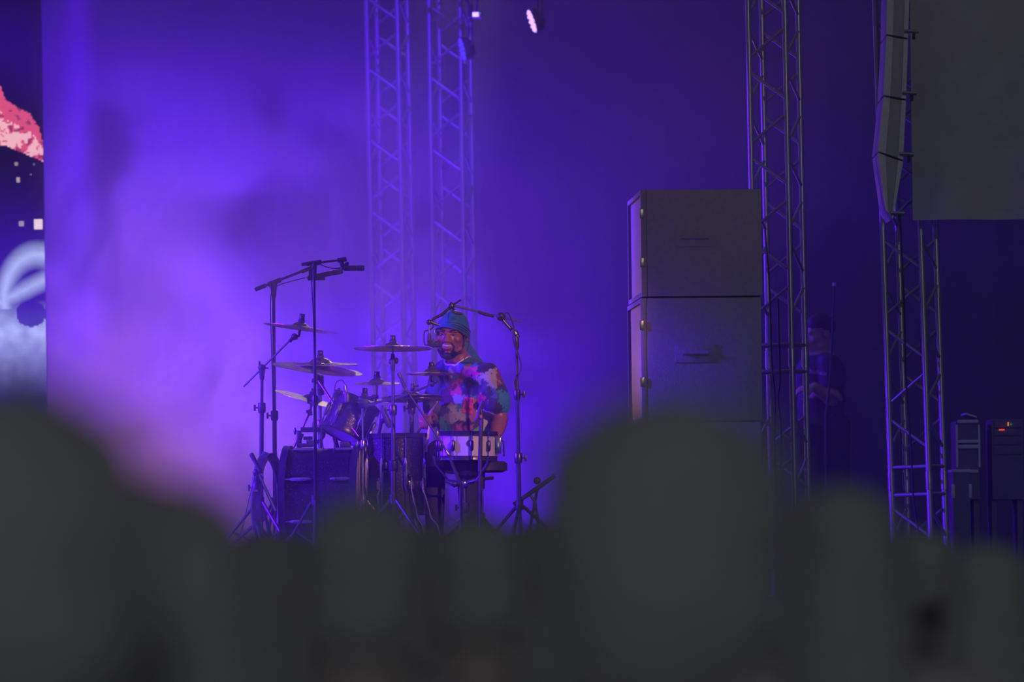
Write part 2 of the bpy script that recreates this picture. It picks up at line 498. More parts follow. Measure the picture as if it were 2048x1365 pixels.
# ------------------------------------------------------------------ hanging line array and masking cloth, far right
def array_box(label, pts, Y, depth=0.5, n_br=True):
    """pts: side outline in photo pixels, front edge on the left"""
    o = [P(x, y, Y) for x, y in pts]
    c = sum(o, V()) / len(o)
    t = root('line_array_box', label, 'loudspeaker', V((c.x, Y + depth / 2, min(p.z for p in o))), 'boxes of the hanging line array')
    MB().prism(o, V((0, depth, 0))).build('body', M['cabinet'], t, bevel=0.006)
    tl, bl, br, tr = o[0], o[1], o[2], o[3]
    e = V((0, -0.006, 0))
    f = 0.30
    MB().prism([tl + e, bl + e, bl.lerp(br, f) + e, tl.lerp(tr, f) + e], V((0, 0.007, 0))).build('side_plate', M['alu_blue'], t)
    MB().prism([bl.lerp(br, 0.80) + e, br + e, tr + e, tl.lerp(tr, 0.80) + e], V((0, 0.007, 0))).build('rigging_rail', M['alu_blue'], t)
    MB().tube([tr.lerp(br, 0.9) + V((-0.02, -0.012, 0.0)), tr.lerp(br, 0.9) + V((0.055, -0.012, -0.004))], 0.011, 8).build('rigging_pin', M['steel'], t)
    MB().tube([tr.lerp(br, 0.9) + V((0.03, -0.012, -0.0)), tr.lerp(br, 0.9) + V((0.028, -0.012, -0.045))], 0.008, 8).build('pin_lanyard', M['rubber'], t)
    return t
M['alu_blue'] = mat('grey_rigging_steel', (0.36, 0.36, 0.40), 0.5, 0.2)
names = ['uppermost visible box of the hanging line array', 'second box down in the hanging line array', 'third box down, where the line array starts to curve', 'fourth box down in the curved line array', 'lowest tilted box of the hanging line array']
cols = [(1775, 1820, -60), (1771, 1818, 72), (1767, 1814, 196), (1757, 1806, 316), (1768, 1783, 436)]
edges = [((1775, -60), (1820, -60)), ((1773, 70), (1816, 78)), ((1767, 192), (1812, 200)), ((1756, 304), (1806, 322)), ((1772, 420), (1786, 440))]
for i in range(4):
    (a, b), (c2, d2) = edges[i], edges[i + 1]
    array_box(names[i + (1 if i == 3 else 0)], [(a[0], a[1] + 2), (c2[0], c2[1] - 2), (d2[0], d2[1] - 2), (b[0], b[1] + 2)], 30.2)
cl = drape('m', P(1826, 440, 30.55).x, P(2300, 440, 30.55).x, P(1900, 440, 30.55).z, 7.5, 30.55, 0.03, 0.5)
tag(cl.build('masking_cloth', M['masking'], smooth=True), 'black masking cloth hanging beside the line array at upper right', 'cloth')

# cables hanging down the tower by the speakers
def cable(label, pts, Y, r=0.006, name='hanging_cable', group=None, m_='rubber'):
    path = curve([P(x, y, Y) for x, y in pts], 8)
    return tag(MB().tube(path, r, 6).build(name, M[m_]), label, 'cable', group)
cable('slack black cable drooping beside the speaker stack', [(1530, 460), (1538, 560), (1541, 640), (1543, 720), (1550, 800), (1549, 900), (1553, 1000), (1556, 1085), (1558, 1200)], 31.85, 0.005, group='cables on the truss tower')
cable('cable taped down the inside of the truss tower', [(1556, 600), (1558, 680), (1560, 760), (1556, 800), (1562, 860), (1561, 960), (1570, 1085), (1572, 1200)], 31.95, 0.006, group='cables on the truss tower')
cable('long cable falling beside the far right truss tower', [(1800, 430), (1806, 560), (1809, 640), (1812, 760), (1822, 900), (1827, 1000), (1840, 1090), (1848, 1206)], 30.6, 0.005, group='cables on the truss tower')
# ------------------------------------------------------------------ video wall at the left
YL = 36.5
def screen_colour(px, py):
    """picture on the video wall at a place given in photo pixels"""
    n = lambda s, o=0.0: mnoise.noise(V((px / s, py / s, o)))
    col = (0.0, 0.0, 0.0)
    # red and pink winged shape
    top = float(np.interp(px, [-60, 0, 10, 30, 60, 78, 86], [120, 170, 198, 212, 228, 255, 285]))
    bot = 292 + max(0, px - 12) * 0.42
    if top < py < bot:
        f = (py - top) / max(1, bot - top)
        k = n(14) + 0.5 * n(6, 3)
        if f > 0.42 and k > -0.08: col = (0.80, 0.40, 0.44)
        elif k > -0.35: col = (0.62, 0.07, 0.13)
        else: col = (0.26, 0.03, 0.07)
    # small square lights
    for (x, y, r, c) in ((32, 329, 3.5, 0.35), (35, 360, 3.5, 0.5), (67, 329, 2, 0.25), (62, 349, 2, 0.2), (43, 449, 5, 0.4), (76, 449, 9, 1.0), (-40, 400, 7, 0.8), (-90, 340, 5, 0.6)):
        if abs(px - x) < r and abs(py - y) < r: col = (0.85 * c, 0.62 * c, 0.55 * c)
    # pale rounded shape below
    if py > 470:
        d = math.hypot((px - 75) / 78, (py - 600) / 105)
        ring = max(0, 1 - abs(d - 0.86) / 0.30) if py < 620 else 0
        bar = max(0, 1 - abs(py - (590 - (px - 30) * 0.5)) / 26) if px < 95 and py < 640 else 0
        low = max(0, min(1, (py - 600) / 60)) * max(0, min(1, (800 - py) / 150))
        hole = 1 if math.hypot((px - 62) / 30, (py - 628) / 26) < 1 else 0
        b = max(ring, bar * 0.9, low * (0.95 + 0.35 * n(20, 7)))
        if hole: b *= 0.10
        b *= 1 + 0.12 * n(9, 5)
        b = max(0, b)
        col = (0.42 * b, 0.50 * b, 0.60 * b)
    return col
led = bpy.data.materials.new('video_pixels'); led.use_nodes = True
_n = led.node_tree.nodes; _b = _n['Principled BSDF']
_a = _n.new('ShaderNodeAttribute'); _a.attribute_name = 'pixel'
led.node_tree.links.new(_a.outputs['Color'], _b.inputs['Emission Color'])
_b.inputs['Base Color'].default_value = (0.01, 0.01, 0.01, 1); _b.inputs['Roughness'].default_value = 0.6
_b.inputs['Emission Strength'].default_value = 1.35
edge_top, edge_bot = P(84, 150, YL), P(93, 760, YL)
ax_u = (edge_top - edge_bot).normalized(); ax_l = V((-1, 0, 0)); ax_l = (ax_l - ax_u * ax_l.dot(ax_u)).normalized()
org = edge_bot + ax_u * ((ZS + 0.12 - edge_bot.z) / ax_u.z)
wall = root('video_wall', 'tall video wall showing red and white shapes at the left edge', 'screen', V((org.x - 0.6, YL, ZS)))
S, NP = 0.5, 46
for i in range(3):
    for j in range(8):
        o = org + ax_l * (S * (i + 1)) + ax_u * (S * j)
        vs, fs, cols = [], [], []
        k = S / NP
        for b in range(NP + 1):
            for a in range(NP + 1):
                vs.append(o - ax_l * (a * k) + ax_u * (b * k))
        for b in range(NP):
            for a in range(NP):
                fs.append((b * (NP + 1) + a, b * (NP + 1) + a + 1, (b + 1) * (NP + 1) + a + 1, (b + 1) * (NP + 1) + a))
                w = o - ax_l * ((a + .5) * k) + ax_u * ((b + .5) * k) - CAM
                px = W / 2 + w.dot(_R) / w.dot(_F) * FPX; py = H / 2 - w.dot(_U) / w.dot(_F) * FPX
                cols.append(screen_colour(px, py))
        off = OFF[wall.name]
        me = bpy.data.meshes.new('panel'); me.from_pydata([p - off for p in vs], [], fs)
        at = me.attributes.new('pixel', 'FLOAT_COLOR', 'FACE')
        at.data.foreach_set('color', np.array([(*c, 1) for c in cols], dtype=np.float32).ravel())
        p_ = link('panel', me, led, wall, off, smooth=False)
        MB().box(o - ax_l * S / 2 + ax_u * S / 2 + V((0, 0.036, 0)), (S - 0.002, 0.06, S - 0.002), Matrix((ax_l, V((0, 1, 0)), ax_u)).transposed().to_4x4()).build('panel_back', M['black'], p_)
for i in range(2):
    q = org + ax_l * (0.25 + i)
    MB().tube([V((q.x, YL + 0.12, ZS)), V((q.x, YL + 0.12, ZS)) + ax_u * 4.0], 0.024, 8).build('support_pole', M['steel'], wall)
for i in range(3):
    MB().box(org + ax_l * (S * (i + .5)) + V((0, 0.05, -0.06)), (S - 0.01, 0.12, 0.10)).build('plinth', M['black'], wall, bevel=0.005)
# ------------------------------------------------------------------ riser under the drum kit
rs = root('drum_riser', 'low black platform under the whole drum kit', 'platform', V((-0.62, 31.25, ZS)))
for i in range(2):
    for j in range(2):
        MB().box((-1.22 + 1.2 * i, 30.6 + 1.3 * j, Z_RISER - 0.02), (1.195, 1.295, 0.04)).build('deck_panel', M['deck'], rs, bevel=.004)
for sy in (29.955, 32.545):
    MB().box((-0.62, sy, (ZS + Z_RISER) / 2 - .005), (2.4, .01, Z_RISER - ZS - .01)).build('skirt', M['masking'], rs)
for sx in (-1.81, .57):
    for sy in (30.0, 31.25, 32.5):
        MB().box((sx, sy, (ZS + Z_RISER - .04) / 2), (.05, .05, Z_RISER - .04 - ZS)).build('leg', M['steel'], rs)
Z_STAGE, ZS = ZS, Z_RISER
# ------------------------------------------------------------------ drum kit materials
def cymbal_mat():
    m = mat('hammered_bronze', (0.62, 0.46, 0.28), 0.30, 1.0, 0.2, 14, 0.35, 38)
    nt = m.node_tree; N, L = nt.nodes, nt.links
    tc = N.new('ShaderNodeTexCoord'); ln = N.new('ShaderNodeVectorMath'); ln.operation = 'LENGTH'
    L.new(tc.outputs['Object'], ln.inputs[0])
    w = N.new('ShaderNodeMath'); w.operation = 'SINE'
    k = N.new('ShaderNodeMath'); k.operation = 'MULTIPLY'; k.inputs[1].default_value = 1600
    L.new(ln.outputs['Value'], k.inputs[0]); L.new(k.outputs[0], w.inputs[0])
    b1 = [n for n in N if n.type == 'BUMP'][0]
    b2 = N.new('ShaderNodeBump'); b2.inputs['Strength'].default_value = 0.12; b2.inputs['Distance'].default_value = 0.002
    L.new(w.outputs[0], b2.inputs['Height']); L.new(b1.outputs['Normal'], b2.inputs['Normal'])
    L.new(b2.outputs['Normal'], N['Principled BSDF'].inputs['Normal'])
    return m
def sparkle_mat(name, base, flake, scale=420):
    m = mat(name, base, 0.38, 0.0, 0.1, coat=0.15, spec=0.3)
    nt = m.node_tree; N, L = nt.nodes, nt.links
    tc = N.new('ShaderNodeTexCoord'); vo = N.new('ShaderNodeTexVoronoi'); vo.inputs['Scale'].default_value = scale
    L.new(tc.outputs['Object'], vo.inputs['Vector'])
    sx = N.new('ShaderNodeSeparateXYZ'); L.new(vo.outputs['Color'], sx.inputs[0])
    gt = N.new('ShaderNodeMath'); gt.operation = 'GREATER_THAN'; gt.inputs[1].default_value = 0.972; L.new(sx.outputs[0], gt.inputs[0])
    mx = N.new('ShaderNodeMix'); mx.data_type = 'RGBA'
    mx.inputs[6].default_value = (*base, 1); mx.inputs[7].default_value = (*flake, 1)
    L.new(gt.outputs[0], mx.inputs[0]); b = N['Principled BSDF']
    L.new(mx.outputs[2], b.inputs['Base Color']); L.new(gt.outputs[0], b.inputs['Metallic'])
    bp = N.new('ShaderNodeBump'); bp.inputs['Strength'].default_value = 0.25; bp.inputs['Distance'].default_value = 0.001
    L.new(sx.outputs[1], bp.inputs['Height']); L.new(bp.outputs['Normal'], b.inputs['Normal'])
    return m
M['bronze'] = cymbal_mat()
M['sparkle'] = sparkle_mat('dark_sparkle_wrap', (0.010, 0.009, 0.012), (0.45, 0.36, 0.30))
M['pearl'] = mat('silver_pearl_shell', (0.46, 0.44, 0.44), 0.3, 0.1, 0.12, 9, 0.1, 20)
M['head'] = mat('coated_drumhead', (0.55, 0.52, 0.55), 0.45, 0, 0.06)
M['hoop'] = mat('black_hoop', (0.022, 0.022, 0.025), 0.3)
M['felt'] = mat('felt', (0.05, 0.05, 0.055), 0.95)
M['wood'] = mat('hickory_stick', (0.55, 0.42, 0.28), 0.5, 0, 0.15, 30)
M['mic_body'] = mat('microphone_body', (0.035, 0.035, 0.04), 0.5)
M['mesh'] = mat('microphone_mesh', (0.10, 0.10, 0.11), 0.45, 0.6, 0.3, 300)
M['vinyl'] = mat('black_vinyl', (0.03, 0.03, 0.03), 0.45, 0, 0.1, 40, 0.2, 120)

K = 1 / 365.0       # metres per photo pixel at the drum kit
def nrm(phi, tau):
    """direction of a disc that falls phi degrees to the right in the picture and shows its underside for tau>0"""
    p, t = rad(phi), rad(tau)
    return V((math.sin(p) * math.cos(t), math.sin(t), math.cos(p) * math.cos(t)))

def cymbal(label, cx, cy, Y, diam_px, phi, tau, bell=0.2, rise=0.055, group='cymbals of the drum kit', name='cymbal'):
    R_ = diam_px * K / 2
    n = nrm(phi, tau)
    c = P(cx, cy, Y)
    up = []
    N_ = 14
    for i in range(N_ + 1):
        f = i / N_
        r = 0.006 + (R_ - 0.006) * f
        z = rise * R_ * (1 - ((f - bell) / (1 - bell)) ** 1.25) if f > bell else rise * R_ + bell * R_ * 0.52 * math.sqrt(max(0, 1 - (f / bell) ** 2))
        up.append((r, z))
    prof = up + [(R_, -0.0012)] + [(r, z - 0.0022) for r, z in reversed(up)] + [up[0]]
    o = MB().lathe(prof, c, n, 64).build(name, M['bronze'], org=c, sharp=60)
    tag(o, label, 'cymbal', group)
    return c, n, rise * R_ + bell * R_ * 0.52

def topper(parent, c, n, h, tall=0.035):
    """felts and wing nut of a cymbal stand, above and below the cymbal"""
    MB().lathe([(0.0045, -0.03), (0.0045, h + tall)], c, n, 8).build('tilter_rod', M['steel'], parent)
    MB().lathe([(0.0, h), (0.019, h), (0.019, h + 0.013), (0.0, h + 0.013)], c, n, 16).build('felt', M['felt'], parent)
    MB().lathe([(0.0, h - 0.022), (0.021, h - 0.022), (0.018, h - 0.004), (0.0, h - 0.004)], c, n, 16).build('felt', M['felt'], parent)
    w = MB().lathe([(0.0, h + 0.014), (0.016, h + 0.014), (0.014, h + tall), (0.0, h + tall)], c, n, 12)
    s = n.cross(V((0, 1, 0))).normalized()
    w.box(c + n * (h + tall), (0.03, 0.008, 0.012), Matrix((s, n.cross(s), n)).transposed().to_4x4())
    w.build('wing_nut', M['hoop'], parent, bevel=0.002)

def clamp(parent, p, r, mt='black', wing=(-1, 0, 0), h=0.028, name='clamp'):
    c = MB().lathe([(0, -h), (r * 1.5, -h), (r * 1.75, -h * .5), (r * 1.75, h * .8), (r * 1.4, h), (0, h)], p, (0, 0, 1), 12).build(name, M[mt], parent)
    w = V(wing)
    b = MB().tube([V(p) + w * r, V(p) + w * (r + 0.02)], 0.005, 6)
    b.box(V(p) + w * (r + 0.026), (0.012, 0.008, 0.034))
    b.build('wing_bolt', M['chrome'] if mt == 'chrome' else M[mt], c, bevel=0.002)
    return c

def tripod(parent, base, spread=0.26, hub=0.30, mt='black', a0=0.5, r=0.009):
    """double braced folding legs under an upright that stands at base"""
    b = V(base)
    for i in range(3):
        q = a0 + i * 2 * math.pi / 3
        d = V((math.cos(q), math.sin(q), 0))
        foot = b + d * spread
        MB().tube([b + V((0, 0, hub)) + d * 0.02, foot + V((0, 0, 0.016))], r, 8).build('leg', M[mt], parent)
        MB().tube([b + V((0, 0, 0.07)) + d * 0.015, (b + V((0, 0, hub))).lerp(foot, 0.55)], r * 0.7, 6).build('brace', M[mt], parent)
        MB().lathe([(0, 0), (0.015, 0), (0.013, 0.03), (0, 0.034)], foot, (0, 0, 1), 10).build('rubber_foot', M['rubber'], parent)
    MB().lathe([(0, hub - 0.02), (0.022, hub - 0.02), (0.022, hub + 0.03), (0, hub + 0.03)], b, (0, 0, 1), 12).build('leg_collar', M[mt], parent)
    MB().lathe([(0, 0.05), (0.02, 0.05), (0.02, 0.09), (0, 0.09)], b, (0, 0, 1), 12).build('leg_collar', M[mt], parent)

def floor_under(p): return V((p.x, p.y, ZS))

def upright(label, name, cat, top, bot_px, Y, tubes, mt='black', spread=0.26, a0=0.5, hub=0.30, group='stands of the drum kit', wing=(-1, 0, 0)):
    """stand with telescoping tubes; tubes = [(py_bottom, radius)], first is the top tube"""
    p0 = P(*top, Y)
    pb = P(bot_px, 1100, Y)
    d = (pb - p0); b = p0 + d * ((ZS - p0.z) / d.z)
    t = root(name, label, cat, b, group)
    prev = p0
    for i, (py, r) in enumerate(tubes):
        q = p0.lerp(b, (py - top[1]) / (1110.0 - top[1])) if py else b + V((0, 0, 0.06))
        MB().tube([prev, q], r, 12).build('tube', M[mt], t)
        if i: clamp(t, prev, r, mt, wing)
        prev = q
    tripod(t, b, spread, hub, mt, a0)
    return t, p0, b

# ------------------------------------------------------------------ microphones on tall boom stands (overheads)
def pencil_mic(label, a, b, r, parts_dir=None, group='microphones around the drum kit', name='microphone'):
    a, b = V(a), V(b)
    t = root(name, label, 'microphone', a, group)
    d = b - a
    MB().tube([a, a + d * 0.08, a + d * 0.10, a + d * 0.62, a + d * 0.65], [r * .62, r * .62, r * .92, r * .95, r * .8], 14).build('body', M['mic_body'], t)
    MB().tube([a + d * 0.65, a + d * 0.67, a + d * 0.93, a + d * 0.98, b], [r * .82, r, r * 1.02, r * .9, r * .5], 14).build('capsule', M['mesh'], t)
    MB().tube([a - d * 0.14, a - d * 0.02, a + d * 0.01], [r * .4, r * .62, r * .6], 10).build('plug', M['steel'], t)
    return t

# stand A, in front (its pole crosses the cymbals)
st, p0, b = upright('tall black boom microphone stand in front, its pole crossing the large cymbal', 'microphone_stand', 'stand', (628, 535), 632, 30.55, [(800, 0.0075), (0, 0.0095)], spread=0.22, a0=2.6)
Y = 30.55
MB().tube([P(603, 529, Y), P(604, 529, Y), P(626, 527, Y)], [0.008, 0.010, 0.010], 12).build('counterweight', M['rubber'], st)
MB().tube([P(626, 527, Y), P(676, 521, Y), P(690, 518.5, Y)], 0.006, 10).build('boom', M['black'], st)
MB().tube([P(613, 528.5, Y), P(643, 524, Y)], 0.0125, 12).build('boom_clutch', M['black'], st)
MB().tube([P(628.5, 526, Y), P(629, 556, Y)], [0.016, 0.010], 12).build('clutch_stem', M['black'], st)
MB().tube([P(675, 521, Y), P(693, 518.5, Y)], 0.012, 10).tube([P(682, 522, Y), P(685, 532, Y)], 0.012, 8).tube([P(693, 525, Y), P(695, 530, Y)], 0.010, 8).tube([P(682, 532, Y), P(697, 531, Y)], 0.011, 8).build('microphone_clip', M['rubber'], st)
pencil_mic('upper of two overhead microphones, level on the front boom', P(684, 537, Y), P(729, 536.5, Y), 0.0155)
cable('thin cable running down the front microphone pole', [(680, 537), (665, 537), (652, 534), (637, 529.5), (623.5, 542), (624, 580), (627, 640), (629, 720), (628, 840), (630, 1000), (634, 1090)], 30.53, 0.0028, 'microphone_cable', 'microphone cables')

# stand B, further left and behind
Y = 31.75
st, p0, b = upright('left black boom microphone stand behind the open drum ring', 'microphone_stand', 'stand', (547, 570), 551, Y, [(830, 0.0095), (0, 0.0125)], spread=0.25, a0=0.3)
MB().tube([P(510, 580, Y), P(512, 579, Y), P(532, 571, Y)], [0.010, 0.012, 0.012], 12).build('counterweight', M['rubber'], st)
MB().tube([P(530, 572, Y), P(604, 543, Y), P(618, 538, Y)], 0.0072, 10).build('boom', M['black'], st)
MB().tube([P(536, 570, Y), P(562, 560, Y)], 0.0145, 12).build('boom_clutch', M['black'], st)
MB().tube([P(547, 567, Y), P(548, 596, Y)], [0.022, 0.011], 12).build('clutch_stem', M['black'], st)
MB().tube([P(603, 544, Y), P(625, 535, Y)], 0.011, 10).tube([P(621, 537, Y), P(621, 556, Y)], 0.010, 8).tube([P(616, 557, Y), P(650, 556, Y)], 0.013, 8).build('microphone_clip', M['rubber'], st)
pencil_mic('lower of two overhead microphones, tilted on the left boom', P(622, 555, Y), P(686, 542.5, Y), 0.0145)
cable('thin cable curving along the left microphone pole', [(610, 556), (590, 561), (568, 567), (555, 572), (545, 580), (541, 605), (542, 660), (543, 700), (545, 760), (547, 850), (553, 905), (556, 1000), (560, 1090)], 31.72, 0.0028, 'microphone_cable', 'microphone cables')

# ------------------------------------------------------------------ cymbal stand C with boom, far left
Y = 31.1
st, p0, b = upright('left cymbal stand with long slanting boom and tripod feet', 'cymbal_stand', 'stand', (524, 738), 522, Y, [(815, 0.0085), (0, 0.0125)], spread=0.26, a0=3.4, wing=(-1, 0, 0))
MB().tube([P(487, 774, Y), P(588, 673, Y)], 0.0055, 10).build('boom', M['steel'], st)
MB().tube([P(579, 684, Y), P(590, 671, Y)], 0.0095, 10).build('boom_sleeve', M['black'], st)
tl = MB().ell(P(524, 736, Y), (0.022, 0.02, 0.02)).tube([P(524, 738, Y), P(524, 760, Y)], [0.018, 0.012], 10).build('tilter', M['black'], st)
MB().tube([P(524, 735, Y), P(517, 726, Y)], 0.004, 6).ell(P(519, 727, Y), (0.006, 0.012, 0.014)).build('wing_bolt', M['black'], tl)
MB().tube([P(526, 736, Y), P(537, 737, Y)], 0.004, 6).build('bolt', M['black'], tl)
c, n, h = cymbal('high tilted crash cymbal at far left on a slanting boom', 601, 657, Y, 150, 8.4, 1.2)
tl = MB().ell(P(589, 674, Y), (0.019, 0.018, 0.019)).tube([P(589, 674, Y), P(598, 672, Y), P(600, 660, Y)], 0.0075, 8).build('tilter', M['black'], st)
MB().tube([P(592, 674, Y), P(595, 680, Y)], 0.004, 6).build('bolt', M['black'], tl)
topper(st, c, n, h, 0.042)

# ------------------------------------------------------------------ cymbal stand D: two big cymbals stacked, left of centre
Y = 31.25
st, p0, b = upright('cymbal stand holding two stacked cymbals above the bass drum', 'cymbal_stand', 'stand', (640, 775), 641, Y + 0.2, [(850, 0.0095), (0, 0.0125)], mt='steel', spread=0.2, a0=0.5)
c, n, h = cymbal('large hammered crash cymbal, lower of the stacked pair', 635, 738.5, Y, 181, 7.6, -7.5, 0.2, 0.05)
topper(st, c, n, h, 0.012)
c2, n2, h2 = cymbal('flat cymbal directly above the large hammered one', 641, 729, Y + 0.12, 154, 0.6, -4.0, 0.25, 0.045)
topper(st, c2, n2, h2, 0.034)
MB().tube([c2 - n2 * 0.02, c - n * 0.05, P(640, 775, Y + 0.2)], 0.008, 10).build('upper_rod', M['steel'], st)
tl = MB().ell(P(636, 760, Y + .1), (0.028, 0.02, 0.026)).tube([P(640, 752, Y + .1), P(642, 790, Y + .12)], [0.02, 0.018], 10).ell(P(643, 778, Y + .1), (0.022, 0.02, 0.018)).build('tilter', M['black'], st)
MB().tube([P(628, 762, Y + .1), P(624, 761, Y + .1)], 0.012, 10).build('wing_bolt', M['black'], tl)
MB().tube([P(637, 762, Y - 0.1), P(674, 818, Y - 0.22)], [0.008, 0.007], 10).tube([P(674, 818, Y - 0.22), P(718, 874, Y - 0.34)], 0.0045, 8).build('counter_rod', M['steel'], st)

# ------------------------------------------------------------------ cymbal E on the bass drum mount
Y = 31.45
c, n, h = cymbal('steeply tilted pale crash cymbal below the stacked pair', 622, 801, Y, 150, 16.4, -5.0, 0.2, 0.045)
st = root('cymbal_boom_stand', 'cymbal arm rising from the clamp on the bass drum', 'stand', P(598, 905, Y), 'stands of the drum kit')
topper(st, c, n, h, 0.03)
MB().tube([P(623, 806, Y), P(619, 822, Y), P(606, 854, Y), P(604, 858, Y)], [0.007, 0.012, 0.007, 0.007], 10).build('arm', M['steel'], st)
MB().tube([P(617, 820, Y), P(620, 832, Y)], 0.016, 10).build('tilter', M['black'], st)
mt_ = MB().box(P(625, 860, Y), (0.13, 0.05, 0.028)).tube([P(598, 862, Y), P(599, 904, Y)], 0.014, 12).tube([P(606, 868, Y), P(600, 882, Y)], 0.008, 8).build('multi_clamp', M['black'], st, bevel=0.004)
MB().ell(P(590, 863, Y), (0.008, 0.012, 0.02)).tube([P(590, 863, Y), P(600, 863, Y)], 0.004, 6).build('wing_bolt', M['steel'], mt_)
MB().box(P(616, 877, Y), (0.05, 0.03, 0.02)).box(P(619, 879, Y), (0.012, 0.03, 0.034)).build('memory_lock', M['black'], mt_, bevel=0.003)
MB().tube([P(596, 874, Y), P(587, 896, Y)], [0.006, 0.008], 8).build('rod_end', M['steel'], st)
MB().tube([P(648, 862, Y), P(646, 872, Y), P(638, 884, Y), P(634, 886, Y)], 0.013, 8).build('bracket', M['black'], st)

# ------------------------------------------------------------------ ride F on the straight stand in the middle
Y = 30.75
st, p0, b = upright('straight cymbal stand in the middle, wing nut under the ride', 'cymbal_stand', 'stand', (785.5, 712), 788, Y, [(820, 0.009), (930, 0.0125), (0, 0.0155)], mt='dark_metal', spread=0.27, a0=1.4)
c, n, h = cymbal('thin ride cymbal level with the singer\'s chin', 785.5, 697.5, Y, 155, 0.8, 2.6, 0.2, 0.05)
topper(st, c, n, h, 0.034)
MB().tube([c - n * 0.03, P(785.5, 712, Y)], 0.005, 8).build('tilter_rod', M['steel'], st)
tl = MB().tube([P(785.5, 708, Y), P(785.5, 716, Y), P(785.5, 722, Y), P(785.5, 742, Y)], [0.009, 0.013, 0.016, 0.011], 12).build('tilter', M['black'], st)
MB().ell(P(793, 722, Y), (0.010, 0.012, 0.018)).ell(P(780, 724, Y), (0.008, 0.012, 0.014)).build('wing_bolt', M['black'], tl)

# ------------------------------------------------------------------ stand at 727 with long bright arm, splash G and splash I
Y = 30.9
st, p0, b = upright('slim chrome stand carrying a long arm with two small cymbals', 'cymbal_stand', 'stand', (725, 805), 728, Y, [(890, 0.0065), (0, 0.0085)], mt='chrome', spread=0.25, a0=2.2)
MB().tube([P(733, 812, Y), P(760, 804, Y)], 0.0085, 10).tube([P(760, 804, Y), P(800, 794, Y - .03), P(852, 775, Y - .06), P(864, 769, Y - .06)], 0.0062, 10).build('long_arm', M['chrome'], st)
MB().box(P(727, 808, Y), (0.05, 0.04, 0.05)).ell(P(722, 800, Y), (0.016, 0.02, 0.02)).tube([P(720, 795, Y), P(735, 806, Y)], 0.012, 8).build('ratchet', M['black'], st, bevel=0.004)
cI, nI, hI = cymbal('small splash cymbal in front of the drummer\'s chest', 863, 748.5, Y - .06, 98, 1.0, 1.6, 0.3, 0.06)
topper(st, cI, nI, hI, 0.030)
MB().tube([cI - nI * 0.01, P(862, 762, Y - .06)], 0.0052, 8).ell(P(864, 768, Y - .06), (0.015, 0.016, 0.017)).build('tilter', M['black'], st)
MB().tube([P(868, 768, Y - .06), P(876, 764, Y - .06)], 0.004, 6).build('bolt', M['black'], st)
cG, nG, hG = cymbal('small splash cymbal left of the middle stand', 754, 767.5, Y + .1, 92, 0.3, -5.5, 0.3, 0.06)
topper(st, cG, nG, hG, 0.032)
MB().tube([cG - nG * 0.01, P(754, 778, Y + .1)], 0.006, 8).tube([P(754, 778, Y + .1), P(753, 797, Y + .05)], 0.0042, 8).build('splash_rod', M['steel'], st)
MB().box(P(750, 794, Y + .03), (0.038, 0.03, 0.022)).tube([P(730, 796, Y + .03), P(748, 798, Y + .03)], [0.008, 0.014], 8).tube([P(752, 797, Y + .05), P(750, 807, Y)], 0.006, 8).build('splash_clamp', M['black'], st, bevel=0.003)
# dark cluster on the long arm
MB().ell(P(808, 792, Y), (0.022, 0.02, 0.020)).box(P(812, 786, Y), (0.03, 0.03, 0.022)).ell(P(800, 798, Y), (0.02, 0.02, 0.016)).build('arm_clamp', M['black'], st)

# cymbal H, lit, behind
Y = 31.55
c, n, h = cymbal('pale crash cymbal behind the rack tom', 729, 801, Y, 122, 3.8, -4.5, 0.2, 0.055)
st, p0, b = upright('rear cymbal stand hidden between the toms', 'cymbal_stand', 'stand', (729, 812), 730, Y, [(900, 0.008), (0, 0.0115)], mt='dark_metal', spread=0.24, a0=0.2)
topper(st, c, n, h, 0.036)
MB().tube([c - n * 0.02, P(729, 812, Y)], 0.006, 8).build('tilter_rod', M['steel'], st)

# ------------------------------------------------------------------ hi-hats
Y = 31.15
st, p0, b = upright('hi-hat stand with pull rod and footboard by the floor tom', 'hi_hat_stand', 'stand', (823, 805), 825, Y, [(818, 0.008), (0, 0.0125)], mt='dark_metal', spread=0.24, a0=1.0, hub=0.24)
cB, nB, hB = cymbal('lower of the two hi-hat cymbals behind the slanting boom', 825, 800.5, Y, 124, -0.6, 3.0, 0.25, 0.05)
cT, nT, hT = cymbal('upper of the two hi-hat cymbals behind the slanting boom', 825, 795, Y, 124, -0.6, 3.6, 0.25, 0.05)

MB().tube([cB - V((0, 0, 0.03)), cT + V((0, 0, 0.11))], 0.0035, 8).build('pull_rod', M['steel'], st)
cl_ = MB().tube([cT + nT * (hT + .004), cT + nT * (hT + .045)], [0.013, 0.011], 10).build('clutch', M['black'], st)
MB().tube([cT + nT * (hT + .028), cT + nT * (hT + .028) + V((0.035, -0.005, 0.003))], 0.004, 6).box(cT + nT * (hT + .028) + V((0.028, -0.005, 0.003)), (0.014, 0.008, 0.012)).build('wing_bolt', M['black'], cl_)
MB().lathe([(0, -0.05), (0.014, -0.05), (0.03, -0.012), (0.03, 0.0), (0, 0.0)], cB, nB, 14).build('seat_cup', M['black'], st)
MB().prism([b + V((-0.20, -0.18, 0.03)), b + V((-0.12, -0.22, 0.03)), b + V((-0.005, 0.03, 0.10)), b + V((-0.06, 0.05, 0.10))], V((0, 0, 0.012))).build('footboard', M['chrome'], st, bevel=0.003)

